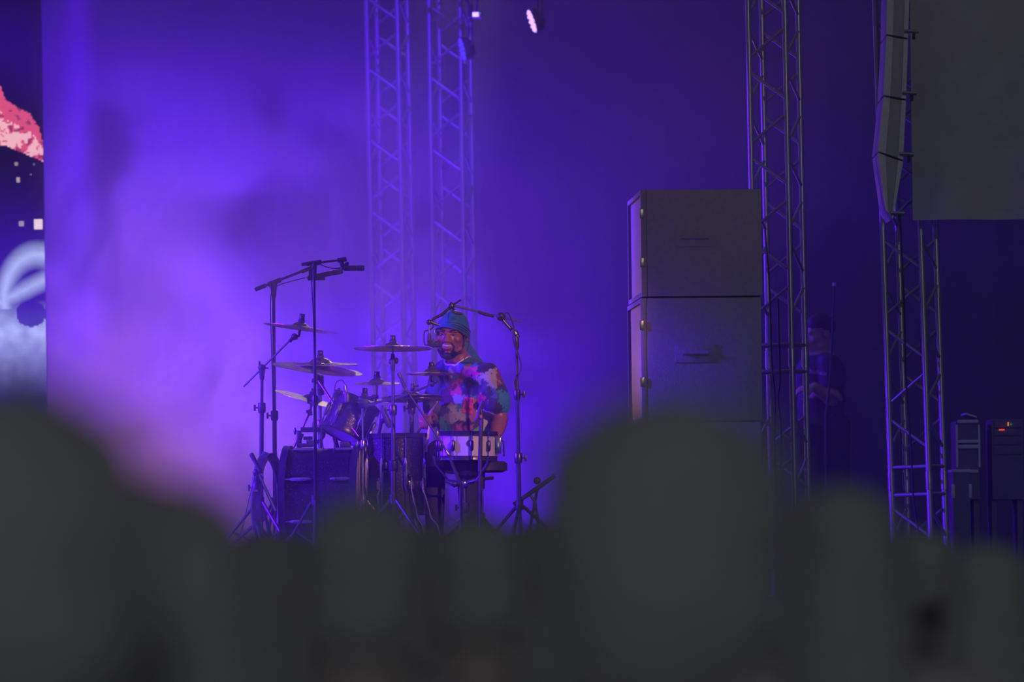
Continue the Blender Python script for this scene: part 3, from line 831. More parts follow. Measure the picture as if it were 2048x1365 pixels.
# ------------------------------------------------------------------ drums
def drum(label, name, c, axis, diam, depth, shell, lugs=6, hoopm='hoop', headm='head', group='drums of the kit', hoop_h=0.020, lugm='chrome'):
    """c: centre of the bottom head, axis towards the top head"""
    c, ax = V(c), V(axis).normalized()
    R_ = diam / 2
    t = root(name, label, 'drum', c, group)
    a = ax.orthogonal().normalized(); bb = ax.cross(a)
    MB().lathe([(R_ - .006, 0.01), (R_, 0.01), (R_, depth - 0.01), (R_ - .006, depth - .01)], c, ax, 48).build('shell', shell, t)
    for hz, sg in ((0.0, -1), (depth, 1)):
        MB().lathe([(R_ + .003, hz - sg * hoop_h), (R_ + .009, hz - sg * hoop_h), (R_ + .009, hz - sg * .003), (R_ + .012, hz + sg * .004), (R_ + .002, hz + sg * .004), (R_ + .003, hz - sg * hoop_h)], c, ax, 48).build('hoop', M[hoopm], t)
        MB().lathe([(0, hz - sg * .003), (R_ + .001, hz - sg * .003), (R_ + .001, hz - sg * .008), (0, hz - sg * .0045)], c, ax, 40).build('drumhead', M[headm], t)
    for i in range(lugs):
        q = 2 * math.pi * i / lugs + 0.3
        d = a * math.cos(q) + bb * math.sin(q)
        p = c + d * (R_ + 0.012)
        MB().tube([p + ax * (depth * .30), p + ax * (depth * .36), p + ax * (depth * .64), p + ax * (depth * .70)], [0.005, 0.011, 0.011, 0.005], 8).build('lug', M[lugm], t)
        MB().tube([p + ax * 0.002, p + ax * (depth - .002)], 0.0028, 6).build('tension_rod', M['chrome'], t)
    return t, a, bb

# rack tom, its bottom head lit, turned towards the drummer
Y = 31.05
a_, b_ = P(645, 853, Y), P(722, 890, Y)
bc = (a_ + b_) / 2
axT = V((0.40, -0.0, 0.90)); axT = V((37, 0, 77)).normalized(); axT = (axT + V((0, 0.21, 0))).normalized()
t, u1, u2 = drum('small dark rack tom tilted over the bass drum', 'rack_tom', bc, axT, 0.245, 0.205, M['sparkle'])
MB().box(bc + axT * 0.10 + V((-0.10, 0.06, -0.03)), (0.05, 0.04, 0.06)).tube([bc + axT * .1 + V((-0.1, 0.07, -0.03)), bc + V((-.02, 0.17, -0.10)), P(690, 925, Y + .1)], 0.011, 10).build('mount_arm', M['black'], t)
# clip-on microphone over the rack tom
top = bc + axT * 0.205
t = root('clip_on_microphone', 'clip-on drum microphone with a looped cable on the rack tom', 'microphone', P(690, 795, Y - .1), 'microphones around the drum kit')
MB().tube([P(694, 805, Y - .1), P(694, 790, Y - .1), P(692, 786, Y - .1)], [0.016, 0.018, 0.012], 12).build('capsule', M['mesh'], t)
MB().tube([P(692, 787, Y - .1), P(690, 772, Y - .1), P(689, 768, Y - .1)], [0.008, 0.0095, 0.005], 10).build('plug', M['chrome'], t)
MB().tube([P(686, 786, Y - .1), P(672, 782, Y - .1), P(669, 790, Y - .1), P(671, 800, Y - .1)], [0.01, 0.009, 0.011, 0.009], 8).ell(P(678, 779, Y - .1), 0.008).build('clip', M['rubber'], t)
MB().tube(curve([P(689, 769, Y - .1), P(687, 763, Y - .1), P(681, 761, Y - .1), P(674, 764, Y - .1), P(670, 773, Y - .1), P(669, 786, Y - .1)]), 0.0026, 6).build('cable_loop', M['rubber'], t)
cable('black cable hanging left of the rack tom', [(669, 788), (660, 805), (650, 825), (645, 850), (643, 870), (648, 905)], 30.95, 0.003, 'microphone_cable', 'microphone cables')
cable('pair cable looping down onto the bass drum', [(664, 868), (668, 890), (667, 908), (670, 890), (671, 870)], 30.9, 0.002, 'microphone_cable', 'microphone cables')

# bass drum, seen from its side, and open ring before it
Y = 31.05
kc = P(575, 1000, Y); kc = V((kc.x, Y, ZS + 0.30 + 0.005))
axK = V((1, -0.10, 0)).normalized()
KR = 0.285
t = root('bass_drum', 'dark sparkle bass drum lying side-on at the left of the kit', 'drum', V((kc.x + .2, Y, ZS)), 'drums of the kit')
MB().lathe([(KR - .008, 0.0), (KR, 0.0), (KR, 0.40), (KR - .008, 0.40)], kc, axK, 64).build('shell', M['sparkle'], t)
for hz in (-0.012, 0.375):
    MB().lathe([(KR + .004, hz), (KR + .018, hz), (KR + .018, hz + .038), (KR + .004, hz + .038), (KR + .004, hz)], kc, axK, 64).build('hoop', M['hoop'], t)
MB().lathe([(0, 0.004), (KR, 0.004), (KR, 0.0), (0, 0.001)], kc, axK, 48).build('front_head', M['hoop'], t)
MB().lathe([(0, 0.402), (KR, 0.402), (KR, 0.398), (0, 0.399)], kc, axK, 48).build('batter_head', M['head'], t)
aa = axK.orthogonal().normalized(); ab = axK.cross(aa)
for i in range(8):
    q = 2 * math.pi * (i + .5) / 8
    d = aa * math.cos(q) + ab * math.sin(q)
    p = kc + d * (KR + .014)
    MB().tube([p + axK * .05, p + axK * .07, p + axK * .15, p + axK * .17], [.006, .012, .012, .006], 8).build('lug', M['chrome'], t)
    MB().tube([p + axK * .27, p + axK * .29, p + axK * .36, p + axK * .38], [.006, .012, .012, .006], 8).build('lug', M['chrome'], t)
    MB().tube([p - axK * .01, p + axK * .06], .004, 6).build('tension_rod', M['chrome'], t)
MB().box(kc + V((0.10, -0.02, KR + 0.018)), (0.09, 0.06, 0.02)).box(kc + V((0.13, -0.02, KR + 0.03)), (0.045, 0.05, 0.03)).build('mount_plate', M['black'], t, bevel=0.004)
MB().box(kc + V((0.32, -0.03, KR + 0.02)), (0.06, 0.05, 0.03)).build('mount_plate', M['black'], t, bevel=0.004)
MB().lathe([(0, 0), (0.017, 0), (0.015, 0.004), (0, 0.005)], kc + V((0.22, 0, 0)) + V((0.0, -0.55, 0.83)).normalized() * KR, V((0, -0.55, 0.83)), 20).build('vent_badge', M['steel'], t)
for sy in (-1, 1):
    MB().tube([kc + V((0.07, sy * 0.24, -0.15)), kc + V((-0.10, sy * 0.36, -kc.z + ZS + 0.012))], 0.008, 8).build('spur', M['chrome'], t)
# open ring
Y = 31.0
rc = P(538, 1004, Y); axR = V((math.cos(rad(13)), -math.sin(rad(13)), 0))
RR = 0.283; rc.z = ZS + RR + 0.002
t = root('open_drum_ring', 'open dark drum ring standing upright before the bass drum', 'drum', V((rc.x, rc.y, ZS)), 'drums of the kit')
MB().lathe([(RR - .026, -0.022), (RR, -0.022), (RR, 0.022), (RR - .026, 0.022), (RR - .026, -0.022)], rc, axR, 72).build('ring', M['hoop'], t)
MB().lathe([(RR + .001, -0.025), (RR + .001, -.016), (RR - .027, -.016), (RR - .027, -0.025), (RR + .001, -0.025)], rc, axR, 72).build('rim', M['steel'], t)
sd = axR.cross(V((0, 0, 1)))
for i in range(6):
    q = 2 * math.pi * (i + .25) / 6
    p = rc + (sd * math.cos(q) + V((0, 0, 1)) * math.sin(q)) * (RR + .006)
    MB().box(p, (0.03, 0.02, 0.012), Matrix.Rotation(-q, 4, axR)).build('clamp', M['steel'], t, bevel=0.002)

# floor tom with bent chrome legs
Y = 31.0
fc = P(795, 1043, Y); fd = 0.315
zb_, zt_ = P(803, 1030, Y).z, P(803, 869, Y).z
t, u1, u2 = drum('deep dark floor tom on bent chrome legs beside the drummer\'s knee', 'floor_tom', V((fc.x, Y, zb_)), (0, 0, 1), fd, zt_ - zb_, M['sparkle'], lugs=8)
for k, (dx, dy) in enumerate(((0.15, -0.115), (0.085, -0.168), (-0.1, -0.16), (-0.12, 0.14))):
    d = V((dx, dy, 0)).normalized()
    p = V((fc.x, Y, 0)) + d * (fd / 2 + 0.02)
    out = d * 0.03
    zz = [zb_ + 0.20, zb_ + 0.13, zb_ + 0.10, zb_ - 0.02, zb_ - 0.06, ZS + 0.03]
    pth = [V((p.x, p.y, zz[0])), V((p.x, p.y, zz[1])), V((p.x, p.y, zz[2])) + out * .6, V((p.x, p.y, zz[3])) + out * 1.0 + V((.02, 0, 0)), V((p.x, p.y, zz[4])) + out * 1.8 + V((.035, 0, 0)), V((p.x, p.y, zz[5])) + out * 2.0 + V((.06, 0, 0))]
    g_ = MB().tube(pth, 0.0052, 8).build('leg', M['chrome'], t)
    MB().lathe([(0, -0.03), (0.014, -0.03), (0.011, 0.01), (0, 0.012)], pth[-1], (0, 0, 1), 10).build('rubber_foot', M['rubber'], g_)
    MB().box(V((p.x, p.y, zz[1] + 0.03)) - d * 0.012, (0.03, 0.03, 0.045), Matrix.Rotation(math.atan2(d.y, d.x), 4, 'Z')).build('leg_bracket', M['chrome'], t, bevel=0.003)

# pedal at the bass drum
t = root('bass_drum_pedal', 'chrome bass drum pedal half hidden behind dark heads', 'pedal', P(752, 1100, 30.95))
pb = V((P(754, 1100, 30.95).x, 31.1, ZS))
MB().prism([pb + V((0.02, -.05, .02)), pb + V((0.30, -.05, .012)), pb + V((0.30, .05, .012)), pb + V((0.02, .05, .02))], V((0, 0, .008))).build('base_plate', M['black'], t, bevel=.002)
MB().prism([pb + V((0.04, -.04, .10)), pb + V((0.30, -.045, .03)), pb + V((0.30, .045, .03)), pb + V((0.04, .04, .10))], V((0, 0, .01))).build('footboard', M['chrome'], t, bevel=.003)
for sy in (-1, 1): MB().tube([pb + V((0.03, sy * .07, .02)), pb + V((0.02, sy * .07, .22))], .009, 8).build('post', M['chrome'], t)
MB().tube([pb + V((.02, -.08, .21)), pb + V((.02, .08, .21))], .007, 8).build('axle', M['chrome'], t)
bt = MB().tube([pb + V((.02, 0, .21)), pb + V((-.035, 0, .40))], .004, 6).build('beater_rod', M['chrome'], t)
MB().ell(pb + V((-.04, 0, .41)), (.028, .02, .02)).build('beater', M['felt'], bt)

# snare drum on its stand
Y = 30.82
sc_ = P(935, 937, Y); sz = P(935, 865, Y).z
SD = 0.306; sb = P(935, 920.5, Y).z
snr, u1, u2 = drum('silver pearl snare drum with black hoops in front of the drummer', 'snare_drum', V((sc_.x, Y, sb)), V((0.02, 0.0, 1)), SD, sz - sb, M['pearl'], lugs=10, lugm='dark_metal')
bd = MB().lathe([(0, 0), (0.019, 0), (0.019, 0.004), (0, 0.005)], V((sc_.x + 0.016, Y - SD / 2 - 0.001, (sz + sb) / 2 + .012)), V((0, -1, 0)), 20).build('badge', M['dark_metal'], snr)
txt = None
MB().box(V((sc_.x + SD / 2 + 0.015, Y - 0.02, (sz + sb) / 2)), (0.03, 0.045, 0.085)).tube([V((sc_.x + SD / 2 + 0.03, Y - .03, (sz + sb) / 2 + .03)), V((sc_.x + SD / 2 + 0.045, Y - .03, (sz + sb) / 2 + .02)), V((sc_.x + SD / 2 + 0.045, Y - .03, (sz + sb) / 2 - .06))], .006, 6).build('strainer', M['chrome'], snr, bevel=.004)
MB().ell(V((sc_.x + SD / 2 + 0.03, Y - .03, (sz + sb) / 2 + .045)), .009).build('strainer_knob', M['chrome'], snr)
st = root('snare_stand', 'black snare stand with basket and tripod under the snare drum', 'stand', V((sc_.x - .02, Y, ZS)), 'stands of the drum kit')
hub_ = V((sc_.x - .02, Y, P(930, 968, Y).z))
for i in range(3):
    q = rad(200 + 120 * i); d = V((math.cos(q), math.sin(q), 0))
    MB().tube([hub_, hub_ + d * 0.09 + V((0, 0, .02)), hub_ + d * (SD / 2 + .012) + V((0, 0, sb - hub_.z - .022)), hub_ + d * (SD / 2 + .02) + V((0, 0, sb - hub_.z + .02))], .0062, 8).build('basket_arm', M['chrome'], st)
MB().ell(hub_, (.026, .026, .03)).build('ratchet', M['chrome'], st)
MB().tube([hub_ + V((.025, 0, .005)), hub_ + V((.055, -.02, .004))], .006, 6).build('adjuster_handle', M['black'], st)
MB().tube([hub_, hub_ - V((0, 0, .14))], .013, 12).build('tube', M['dark_metal'], st)
MB().tube([hub_ - V((0, 0, .12)), V((hub_.x, hub_.y, ZS + .05))], .021, 12).build('tube', M['dark_metal'], st)
clamp(st, hub_ - V((0, 0, .13)), .017)
tripod(st, V((hub_.x, hub_.y, ZS)), .24, .17, 'black', 0.35, .010)

# boom microphone slanting over to the snare
Y = 30.5
st = root('short_boom_stand', 'short boom slanting from the snare stand up to the arm cymbals', 'stand', V((P(921, 968, Y).x, Y, ZS)), 'stands of the drum kit')
MB().tube([P(806, 771, Y), P(836, 815, Y), P(884, 888, Y), P(896, 908, Y)], .0055, 10).build('boom', M['black'], st)
MB().tube([P(896, 908, Y), P(921, 969, Y)], [.006, .011], 10).build('counterweight', M['rubber'], st)
MB().tube([P(892, 902, Y), P(897, 910, Y)], .008, 10).build('boom_ring', M['steel'], st)
MB().tube([P(921, 967, Y), V((P(921, 967, Y).x, Y, ZS + .03))], .010, 10).build('tube', M['black'], st)
MB().tube([P(889, 963, Y), P(904, 970, Y), P(908, 971, Y), P(921, 968, Y)], [.004, .006, .013, .010], 10).build('clutch', M['black'], st)
MB().box(P(909.5, 967.5, Y - .01), (.016, .012, .008), Matrix.Rotation(rad(6), 4, 'Y')).build('green_tape', mat('green_tape', (.05, .35, .08), .6), st)
MB().lathe([(0, 0), (.13, 0), (.13, .012), (.02, .03), (0, .03)], V((P(921, 967, Y).x, Y, ZS)), (0, 0, 1), 28).build('round_base', M['black'], st)
pencil_mic('slim microphone at the top end of the slanting boom', P(811, 779, Y), P(796.5, 746, Y), .0095)

# small microphones near the snare and floor tom
t = root('tom_microphone', 'dark microphone hung over the floor tom', 'microphone', P(757, 868, 30.9), 'microphones around the drum kit')
Y = 30.9
MB().tube([P(781, 856, Y), P(778, 850, Y), P(772, 836, Y), P(766, 822, Y), P(764, 811, Y)], [.012, .019, .017, .012, .006], 12).build('body', M['mic_body'], t)
MB().tube([P(764, 841, Y), P(762, 848, Y), P(757, 872, Y)], [.012, .010, .008], 8).ell(P(766, 842, Y), (.016, .014, .014)).build('clip', M['rubber'], t)
MB().tube(curve([P(764, 811, Y), P(762, 818, Y), P(759, 850, Y), P(756, 872, Y)]), .0026, 6).build('cable_tail', M['rubber'], t)
Y = 30.56
t = root('snare_microphone', 'microphone on a short holder against the drummer\'s shirt', 'microphone', P(962, 945, Y), 'microphones around the drum kit')
MB().tube([P(955, 838, Y), P(960, 818, Y), P(966, 803, Y)], [.011, .012, .013], 12).build('body', M['mic_body'], t)
MB().tube([P(951, 845, Y), P(954, 838, Y)], [.006, .011], 10).build('capsule', M['mesh'], t)
MB().tube([P(963, 815, Y), P(963, 840, Y), P(961, 880, Y), P(960, 944, Y)], [.007, .011, .011, .012], 10).build('holder', M['black'], t)
MB().box(P(962, 834, Y - .012), (.014, .008, .018)).build('red_band', mat('red_tape', (.45, .05, .08), .6), t, bevel=.001)
MB().tube([P(960, 944, Y), V((P(960, 944, Y).x, Y, ZS + .02))], .009, 10).build('stem', M['black'], t)
MB().lathe([(0, 0), (.10, 0), (.10, .012), (.02, .03), (0, .03)], V((P(960, 944, Y).x, Y, ZS)), (0, 0, 1), 24).build('round_base', M['black'], t)

# microphone low before the open ring
Y = 30.75
st, p0, b = upright('low black microphone stand before the open drum ring', 'microphone_stand', 'stand', (512, 945), 513, Y, [(975, .008), (0, .012)], spread=.2, a0=2.9, hub=.17)
MB().tube([P(511, 938, Y), P(518, 950, Y), P(551, 1022, Y)], [.009, .007, .010], 10).build('boom', M['steel'], st)
MB().ell(P(512, 946, Y), (.018, .018, .022)).build('clutch', M['black'], st)
t = pencil_mic('stubby microphone leaning up at the far left of the kit', P(523, 948, Y - .03), P(501.5, 907, Y - .03), .0125)
cable('thin cable dropping from the low microphone to the floor', [(514, 950), (506, 970), (498, 1000), (490, 1035), (484, 1060), (470, 1090)], 30.72, .0026, 'microphone_cable', 'microphone cables')

# ------------------------------------------------------------------ vocal microphone on a jointed boom at the right
Y = 30.7
st, p0, b = upright('tall jointed boom stand at the right, arm reaching over the drummer', 'boom_stand', 'stand', (1032, 672), 1040, Y, [(790, .0085), (917, .0105), (0, .0125)], mt='dark_metal', spread=.30, a0=.35, hub=.26, wing=(1, 0, 0))
MB().tube([P(1034, 700, Y), P(1033, 690, Y), P(1032, 678, Y), P(1031, 672, Y)], [.010, .015, .016, .012], 12).build('swivel', M['black'], st)
MB().tube([P(1024, 660, Y), P(1030, 666, Y), P(1036, 676, Y)], [.010, .018, .012], 12).ell(P(1031, 669, Y), (.018, .018, .020)).build('knuckle', M['chrome'], st)
MB().tube([P(1002, 636, Y), P(1012, 648, Y), P(1024, 661, Y)], [.010, .0085, .010], 10).build('riser_arm', M['dark_metal'], st)
MB().ell(P(1002, 634, Y), (.026, .020, .024)).tube([P(1002, 634, Y), P(1002, 626, Y)], .004, 6).build('elbow', M['black'], st)
MB().tube([P(1042, 644.5, Y), P(1002, 635, Y), P(958, 624, Y), P(907, 612, Y)], [.0045, .0045, .0055, .0065], 10).build('boom', M['chrome'], st)
MB().tube([P(988, 632.5, Y), P(970, 629, Y), P(956, 624, Y)], .0085, 8).build('cable_wrap', M['rubber'], st)
MB().tube([P(908, 611, Y), P(904, 609, Y), P(904, 621, Y)], [.012, .016, .014], 10).ell(P(903, 613, Y), (.017, .018, .020)).build('elbow', M['dark_metal'], st)
MB().tube([P(906, 610, Y), P(922, 600, Y)], .005, 8).build('locking_lever', M['black'], st)
MB().tube([P(904, 622, Y), P(912, 627, Y), P(924, 628, Y)], .0065, 8).build('lever', M['black'], st)
MB().tube([P(900, 615, Y), P(884, 630, Y), P(870, 636, Y), P(860, 645, Y)], [.0075, .009, .0075, .008], 10).build('fore_arm', M['rubber'], st)
MB().ell(P(858, 645, Y), (.015, .016, .016)).tube([P(862, 645, Y), P(880, 652, Y)], [.010, .0045], 8).build('elbow', M['dark_metal'], st)
MB().tube([P(858, 648, Y), P(858, 668, Y)], .005, 8).build('drop_rod', M['steel'], st)
MB().tube(curve([P(866, 648, Y), P(866, 655, Y), P(858, 661, Y), P(849, 664, Y), P(848, 680, Y), P(850, 690, Y), P(858, 690, Y)]), .0034, 6).build('looped_cable', M['rubber'], st)
t = root('vocal_microphone', 'black vocal microphone hanging before the drummer\'s mouth', 'microphone', P(858, 696, Y), 'microphones around the drum kit')
MB().tube([P(858, 667, Y), P(858, 672, Y), P(858.5, 682, Y)], [.007, .0115, .0115], 12).build('neck', M['black'], t)
MB().prism([P(854, 682, Y + .012), P(856, 692, Y + .012), P(868, 697, Y + .012), P(872, 690, Y + .012), P(867, 677, Y + .012), P(862, 683, Y + .012)], V((0, -.026, 0))).build('yoke', M['black'], t, bevel=.003)
MB().tube([P(862, 688, Y), P(866, 689, Y), P(878, 689, Y), P(881, 688.5, Y)], [.012, .017, .018, .010], 14).build('grille', M['mesh'], t)
cable('cable looping along the right boom pole', [(1004, 634), (1014, 626), (1022, 638), (1028, 660), (1026, 680), (1034, 700), (1042, 730), (1038, 750), (1030, 762), (1031, 775), (1036, 790), (1036, 860), (1040, 1000), (1046, 1085)], 30.67, .0032, 'microphone_cable', 'microphone cables')

# throne
Y = 31.35
th = root('drum_throne', 'black padded drum throne under the drummer', 'stool', V((P(966, 940, Y).x, Y, ZS)))
tz = P(966, 946, Y).z
tc_ = V((P(950, 930, Y).x, Y, 0))
MB().lathe([(0, tz), (.15, tz), (.178, tz + .012), (.178, tz + .05), (.16, tz + .062), (0, tz + .066)], tc_, (0, 0, 1), 40).build('cushion', M['vinyl'], th)
pt_ = V((tc_.x + .03, Y - .05, 0))
MB().tube([pt_ + V((0, 0, tz)), pt_ + V((0, 0, tz - .09))], [.026, .022], 14).build('seat_socket', M['dark_metal'], th)
MB().tube([pt_ + V((0, 0, tz - .08)), pt_ + V((0, 0, ZS + .06))], .0145, 12).build('post', M['steel'], th)
MB().tube([pt_ + V((.02, -.01, tz - .035)), pt_ + V((.07, -.03, tz - .03))], .009, 8).build('locking_lever', M['black'], th)
tripod(th, V((pt_.x, pt_.y, ZS)), .25, .2, 'black', 1.2, .010)

# dark boom clutter on the floor at the right of the kit
st = root('folded_stand', 'folded black stand leaning low at the right of the kit', 'stand', P(1080, 1085, 30.9), 'stands of the drum kit')
Y = 30.9
MB().tube([P(1027, 1010, Y), P(1056, 990, Y), P(1110, 952, Y)], [.011, .012, .011], 10).build('tube', M['black'], st)
MB().tube([P(1060, 990, Y), P(1070, 1005, Y), P(1084, 1100, Y)], .008, 8).build('leg', M['black'], st)
MB().tube([P(1075, 975, Y), P(1052, 1102, Y + .05)], .008, 8).build('leg', M['black'], st)
MB().ell(P(1074, 962, Y), (.02, .02, .02)).build('knob', M['black'], st)
# ------------------------------------------------------------------ people
from mathutils.bvhtree import BVHTree
def cap(mb, a, b, ra, rb=None, n=12):
    """tapered limb with round ends"""
    rb = ra if rb is None else rb
    a, b = V(a), V(b)
    mb.tube([a, a.lerp(b, .5), b], [ra, (ra + rb) / 2, rb], n)
    mb.ell(a, ra, n=n, m=8); mb.ell(b, rb, n=n, m=8)
    return mb

def chain(mb, pts, rs):
    for i in range(len(pts) - 1): cap(mb, pts[i], pts[i + 1], rs[i], rs[i + 1])
    return mb

def melt(mb, name, mt, parent, voxel=0.008, smooth=4, cut=None):
    """one continuous skin over overlapping shapes"""
    off = OFF[parent.name] if parent is not None else V()
    me = bpy.data.meshes.new('tmp'); me.from_pydata([tuple(p) for p in mb.v], [], mb.f)
    bm = bmesh.new(); bm.from_mesh(me); bmesh.ops.recalc_face_normals(bm, faces=bm.faces); bm.to_mesh(me); bm.free()
    o = bpy.data.objects.new('tmp', me); C.objects.link(o)
    r = o.modifiers.new('r', 'REMESH'); r.mode = 'VOXEL'; r.voxel_size = voxel; r.adaptivity = 0.0
    if smooth:
        s = o.modifiers.new('s', 'SMOOTH'); s.factor = 0.5; s.iterations = smooth
    dg = bpy.context.evaluated_depsgraph_get(); dg.update()
    ev = o.evaluated_get(dg)
    out = bpy.data.meshes.new_from_object(ev, preserve_all_data_layers=False, depsgraph=dg)
    bpy.data.objects.remove(o, do_unlink=True); bpy.data.meshes.remove(me)
    out.name = name
    if cut:
        bm = bmesh.new(); bm.from_mesh(out)
        bmesh.ops.delete(bm, geom=[v for v in bm.verts if not cut(v.co)], context='VERTS')
        bm.to_mesh(out); bm.free()
    for v in out.vertices: v.co -= off
    return link(name, out, mt, parent, off, sharp=80)

def hand(mb, wrist, d, n, curl=1.2, s=1.0, side=1):
    """palm from the wrist along d, back of the hand towards n, fingers closing by curl"""
    d = V(d).normalized(); n = V(n); n = (n - d * n.dot(d)).normalized(); w = d.cross(n) * side
    k = s
    pc = V(wrist) + d * .045 * k
    Rm = Matrix((w, d, n)).transposed().to_4x4()
    mb.ell(pc, (.041 * k, .050 * k, .018 * k), Rm)
    for i, (off, ln) in enumerate(((-.030, .082), (-.010, .092), (.010, .086), (.029, .068))):
        p = V(wrist) + d * .083 * k + w * off * k
        a = 0.25 * curl
        pts = [p - d * .02 * k]
        cur = p; pts.append(cur)
        for j, f in enumerate((.42, .32, .26)):
            a += curl * (.75 if j else .55)
            cur = cur + (d * math.cos(a) - n * math.sin(a)) * ln * f * k
            pts.append(cur)
        chain(mb, pts, [.0105 * k, .0100 * k, .0092 * k, .0084 * k, .0074 * k])
    t0 = V(wrist) + d * .022 * k - w * .030 * k
    chain(mb, [t0, t0 + (d * .6 - w * .6 - n * .45) * .040 * k, t0 + (d * .95 - w * .15 - n * .95) * .058 * k, t0 + (d * 1.0 + w * .35 - n * 1.0) * .066 * k], [.014 * k, .0115 * k, .0098 * k, .0085 * k])

def head_shapes(mb, T, smile=0.0):
    """face looks along -Y of T, eye level at the origin of T"""
    Rt = T.to_3x3().normalized().to_4x4(); s = T.to_scale()[0]
    e = lambda c, r: mb.ell(T @ V(c), tuple(x * s for x in r), Rt, 20, 14)
    e((0, .018, .032), (.076, .096, .084))
    e((0, -.030, -.025), (.063, .066, .085))
    e((0, -.040, -.082), (.048, .048, .036))
    e((0, -.078, -.104), (.022, .018, .016))
    for x in (-1, 1):
        e((x * .043, -.064, -.026 + .004 * smile), (.024, .022 + .004 * smile, .021))
        e((x * .028, -.083, .020), (.027, .013, .010))
        e((x * .079, .018, -.012), (.010, .021, .031))
        e((x * .016, -.099, -.034), (.012, .012, .010))
        e((x * .055, -.015, -.075), (.016, .035, .022))
    cap(mb, T @ V((0, -.088, .010)), T @ V((0, -.108, -.030)), .010 * s, .0155 * s)
    e((0, -.088, -.060), (.032, .018, .024))

# -------------------------------------------------- skin and cloth
M['skin'] = mat('dark_brown_skin', (0.25, 0.095, 0.065), 0.40, 0, 0.10, 40, 0.05, 200, spec=0.5)
M['satin'] = mat('blue_satin', (0.012, 0.12, 0.32), 0.35, 0, 0.12, 30, 0.1, 60, sheen=0.2)
M['black_cloth'] = mat('black_cloth', (0.02, 0.02, 0.024), 0.85, 0, 0.2, 20, 0.2, 50)
M['hair'] = mat('black_hair', (0.012, 0.010, 0.010), 0.6, 0, 0.2, 80, 0.4, 150)
M['teeth'] = mat('teeth', (0.52, 0.46, 0.42), 0.3, 0, 0.04)
M['lip'] = mat('lips', (0.33, 0.10, 0.10), 0.4)
M['gold'] = mat('gold_chain', (0.85, 0.45, 0.18), 0.25, 1.0)
M['white_rib'] = mat('white_ribbing', (0.78, 0.74, 0.74), 0.8)

# ------------------------------------------------------------------ the drummer
dr = root('person', 'drummer in a blue head wrap and bright printed T-shirt, grinning at the microphone', 'person', V((P(940, 1100, 31.35).x, 31.35, ZS)))
HT = Matrix.Translation(P(904, 669, 31.28)) @ Matrix.Rotation(rad(-13), 4, 'Z') @ Matrix.Rotation(rad(4), 4, 'Y') @ Matrix.Rotation(rad(3), 4, 'X') @ Matrix.Scale(1.06, 4)
RS, LS = P(890, 750, 31.47), P(972, 754, 31.24)
RE, RW = P(863, 842, 31.38), P(862, 834, 31.12)
LE, LW = P(1001, 838, 31.22), P(988, 886, 31.10)
NB = P(917, 722, 31.34)
PEL = P(935, 905, 31.40)
RH, LH = P(905, 912, 31.44), P(952, 912, 31.30)
RK, LK = P(868, 908, 31.05), P(936, 925, 30.99)
RA, LA = P(870, 1090, 31.02), P(940, 1090, 31.02)
mb = MB()
head_shapes(mb, HT, 1.0)
cap(mb, HT @ V((0, .035, -.06)), NB, .060, .066)
cap(mb, NB + V((0, .02, -.01)), P(930, 790, 31.38), .070, .12)
mb.ell(P(932, 790, 31.37), (.165, .115, .15), Matrix.Rotation(rad(-32), 4, 'Z'))
mb.ell(P(935, 860, 31.40), (.150, .115, .14), Matrix.Rotation(rad(-32), 4, 'Z'))
mb.ell(PEL, (.165, .135, .11), Matrix.Rotation(rad(-32), 4, 'Z'))
cap(mb, RS, NB, .062, .05); cap(mb, LS, NB, .062, .05)
chain(mb, [RS, RE, RW], [.056, .043, .029]); chain(mb, [LS, LE, LW], [.056, .044, .030])
cap(mb, RS.lerp(RE, .35), RS.lerp(RE, .6), .052, .050); cap(mb, LS.lerp(LE, .35), LS.lerp(LE, .6), .053, .051)
cap(mb, LE.lerp(LW, .25), LE.lerp(LW, .4), .044, .042)
hand(mb, RW, V((-.35, -.9, .05)), V((-.25, .0, .9)), 1.15, 1.0, -1)
hand(mb, LW, V((-.35, -.45, -.55)), V((.6, -.2, .5)), 1.0, 1.0, 1)
chain(mb, [RH, RK, RA], [.088, .058, .040]); chain(mb, [LH, LK, LA], [.088, .060, .042])
cap(mb, RK.lerp(RA, .25), RK.lerp(RA, .4), .056, .052); cap(mb, LK.lerp(LA, .25), LK.lerp(LA, .4), .056, .052)
for A_ in (RA, LA): cap(mb, A_ + V((.02, .02, -.01)), A_ + V((-.13, -.10, -.035)), .040, .030)
body = melt(mb, 'body', M['skin'], dr, 0.0055, 5)
# shirt
mb = MB()
mb.ell(P(934, 788, 31.37), (.185, .135, .17), Matrix.Rotation(rad(-32), 4, 'Z'))
mb.ell(P(932, 835, 31.38), (.182, .140, .15), Matrix.Rotation(rad(-32), 4, 'Z'))
cap(mb, P(925, 848, 31.38), P(940, 866, 31.36), .150, .135)
cap(mb, RS, NB + V((-.015, .01, -.035)), .074, .070); cap(mb, LS, NB + V((.015, 0, -.035)), .074, .070)
cap(mb, NB + V((0, .02, -.05)), P(932, 790, 31.38), .090, .14)
cap(mb, RS, RS.lerp(RE, .70), .078, .074); cap(mb, LS, LS.lerp(LE, .60), .080, .084)
cap(mb, LS.lerp(LE, .5) , LS.lerp(LE, .62) + V((.004, 0, 0)), .082, .082)
T_ = HT
zc = P(930, 871, 31.3).z
shirt = melt(mb, 'printed_shirt', None, dr, 0.0065, 5, cut=lambda p: p.z > zc + .012 * math.sin(p.x * 40) and (V((p.x, p.y, p.z)) - (NB + V((-.012, -.01, .028)))).length > .073)
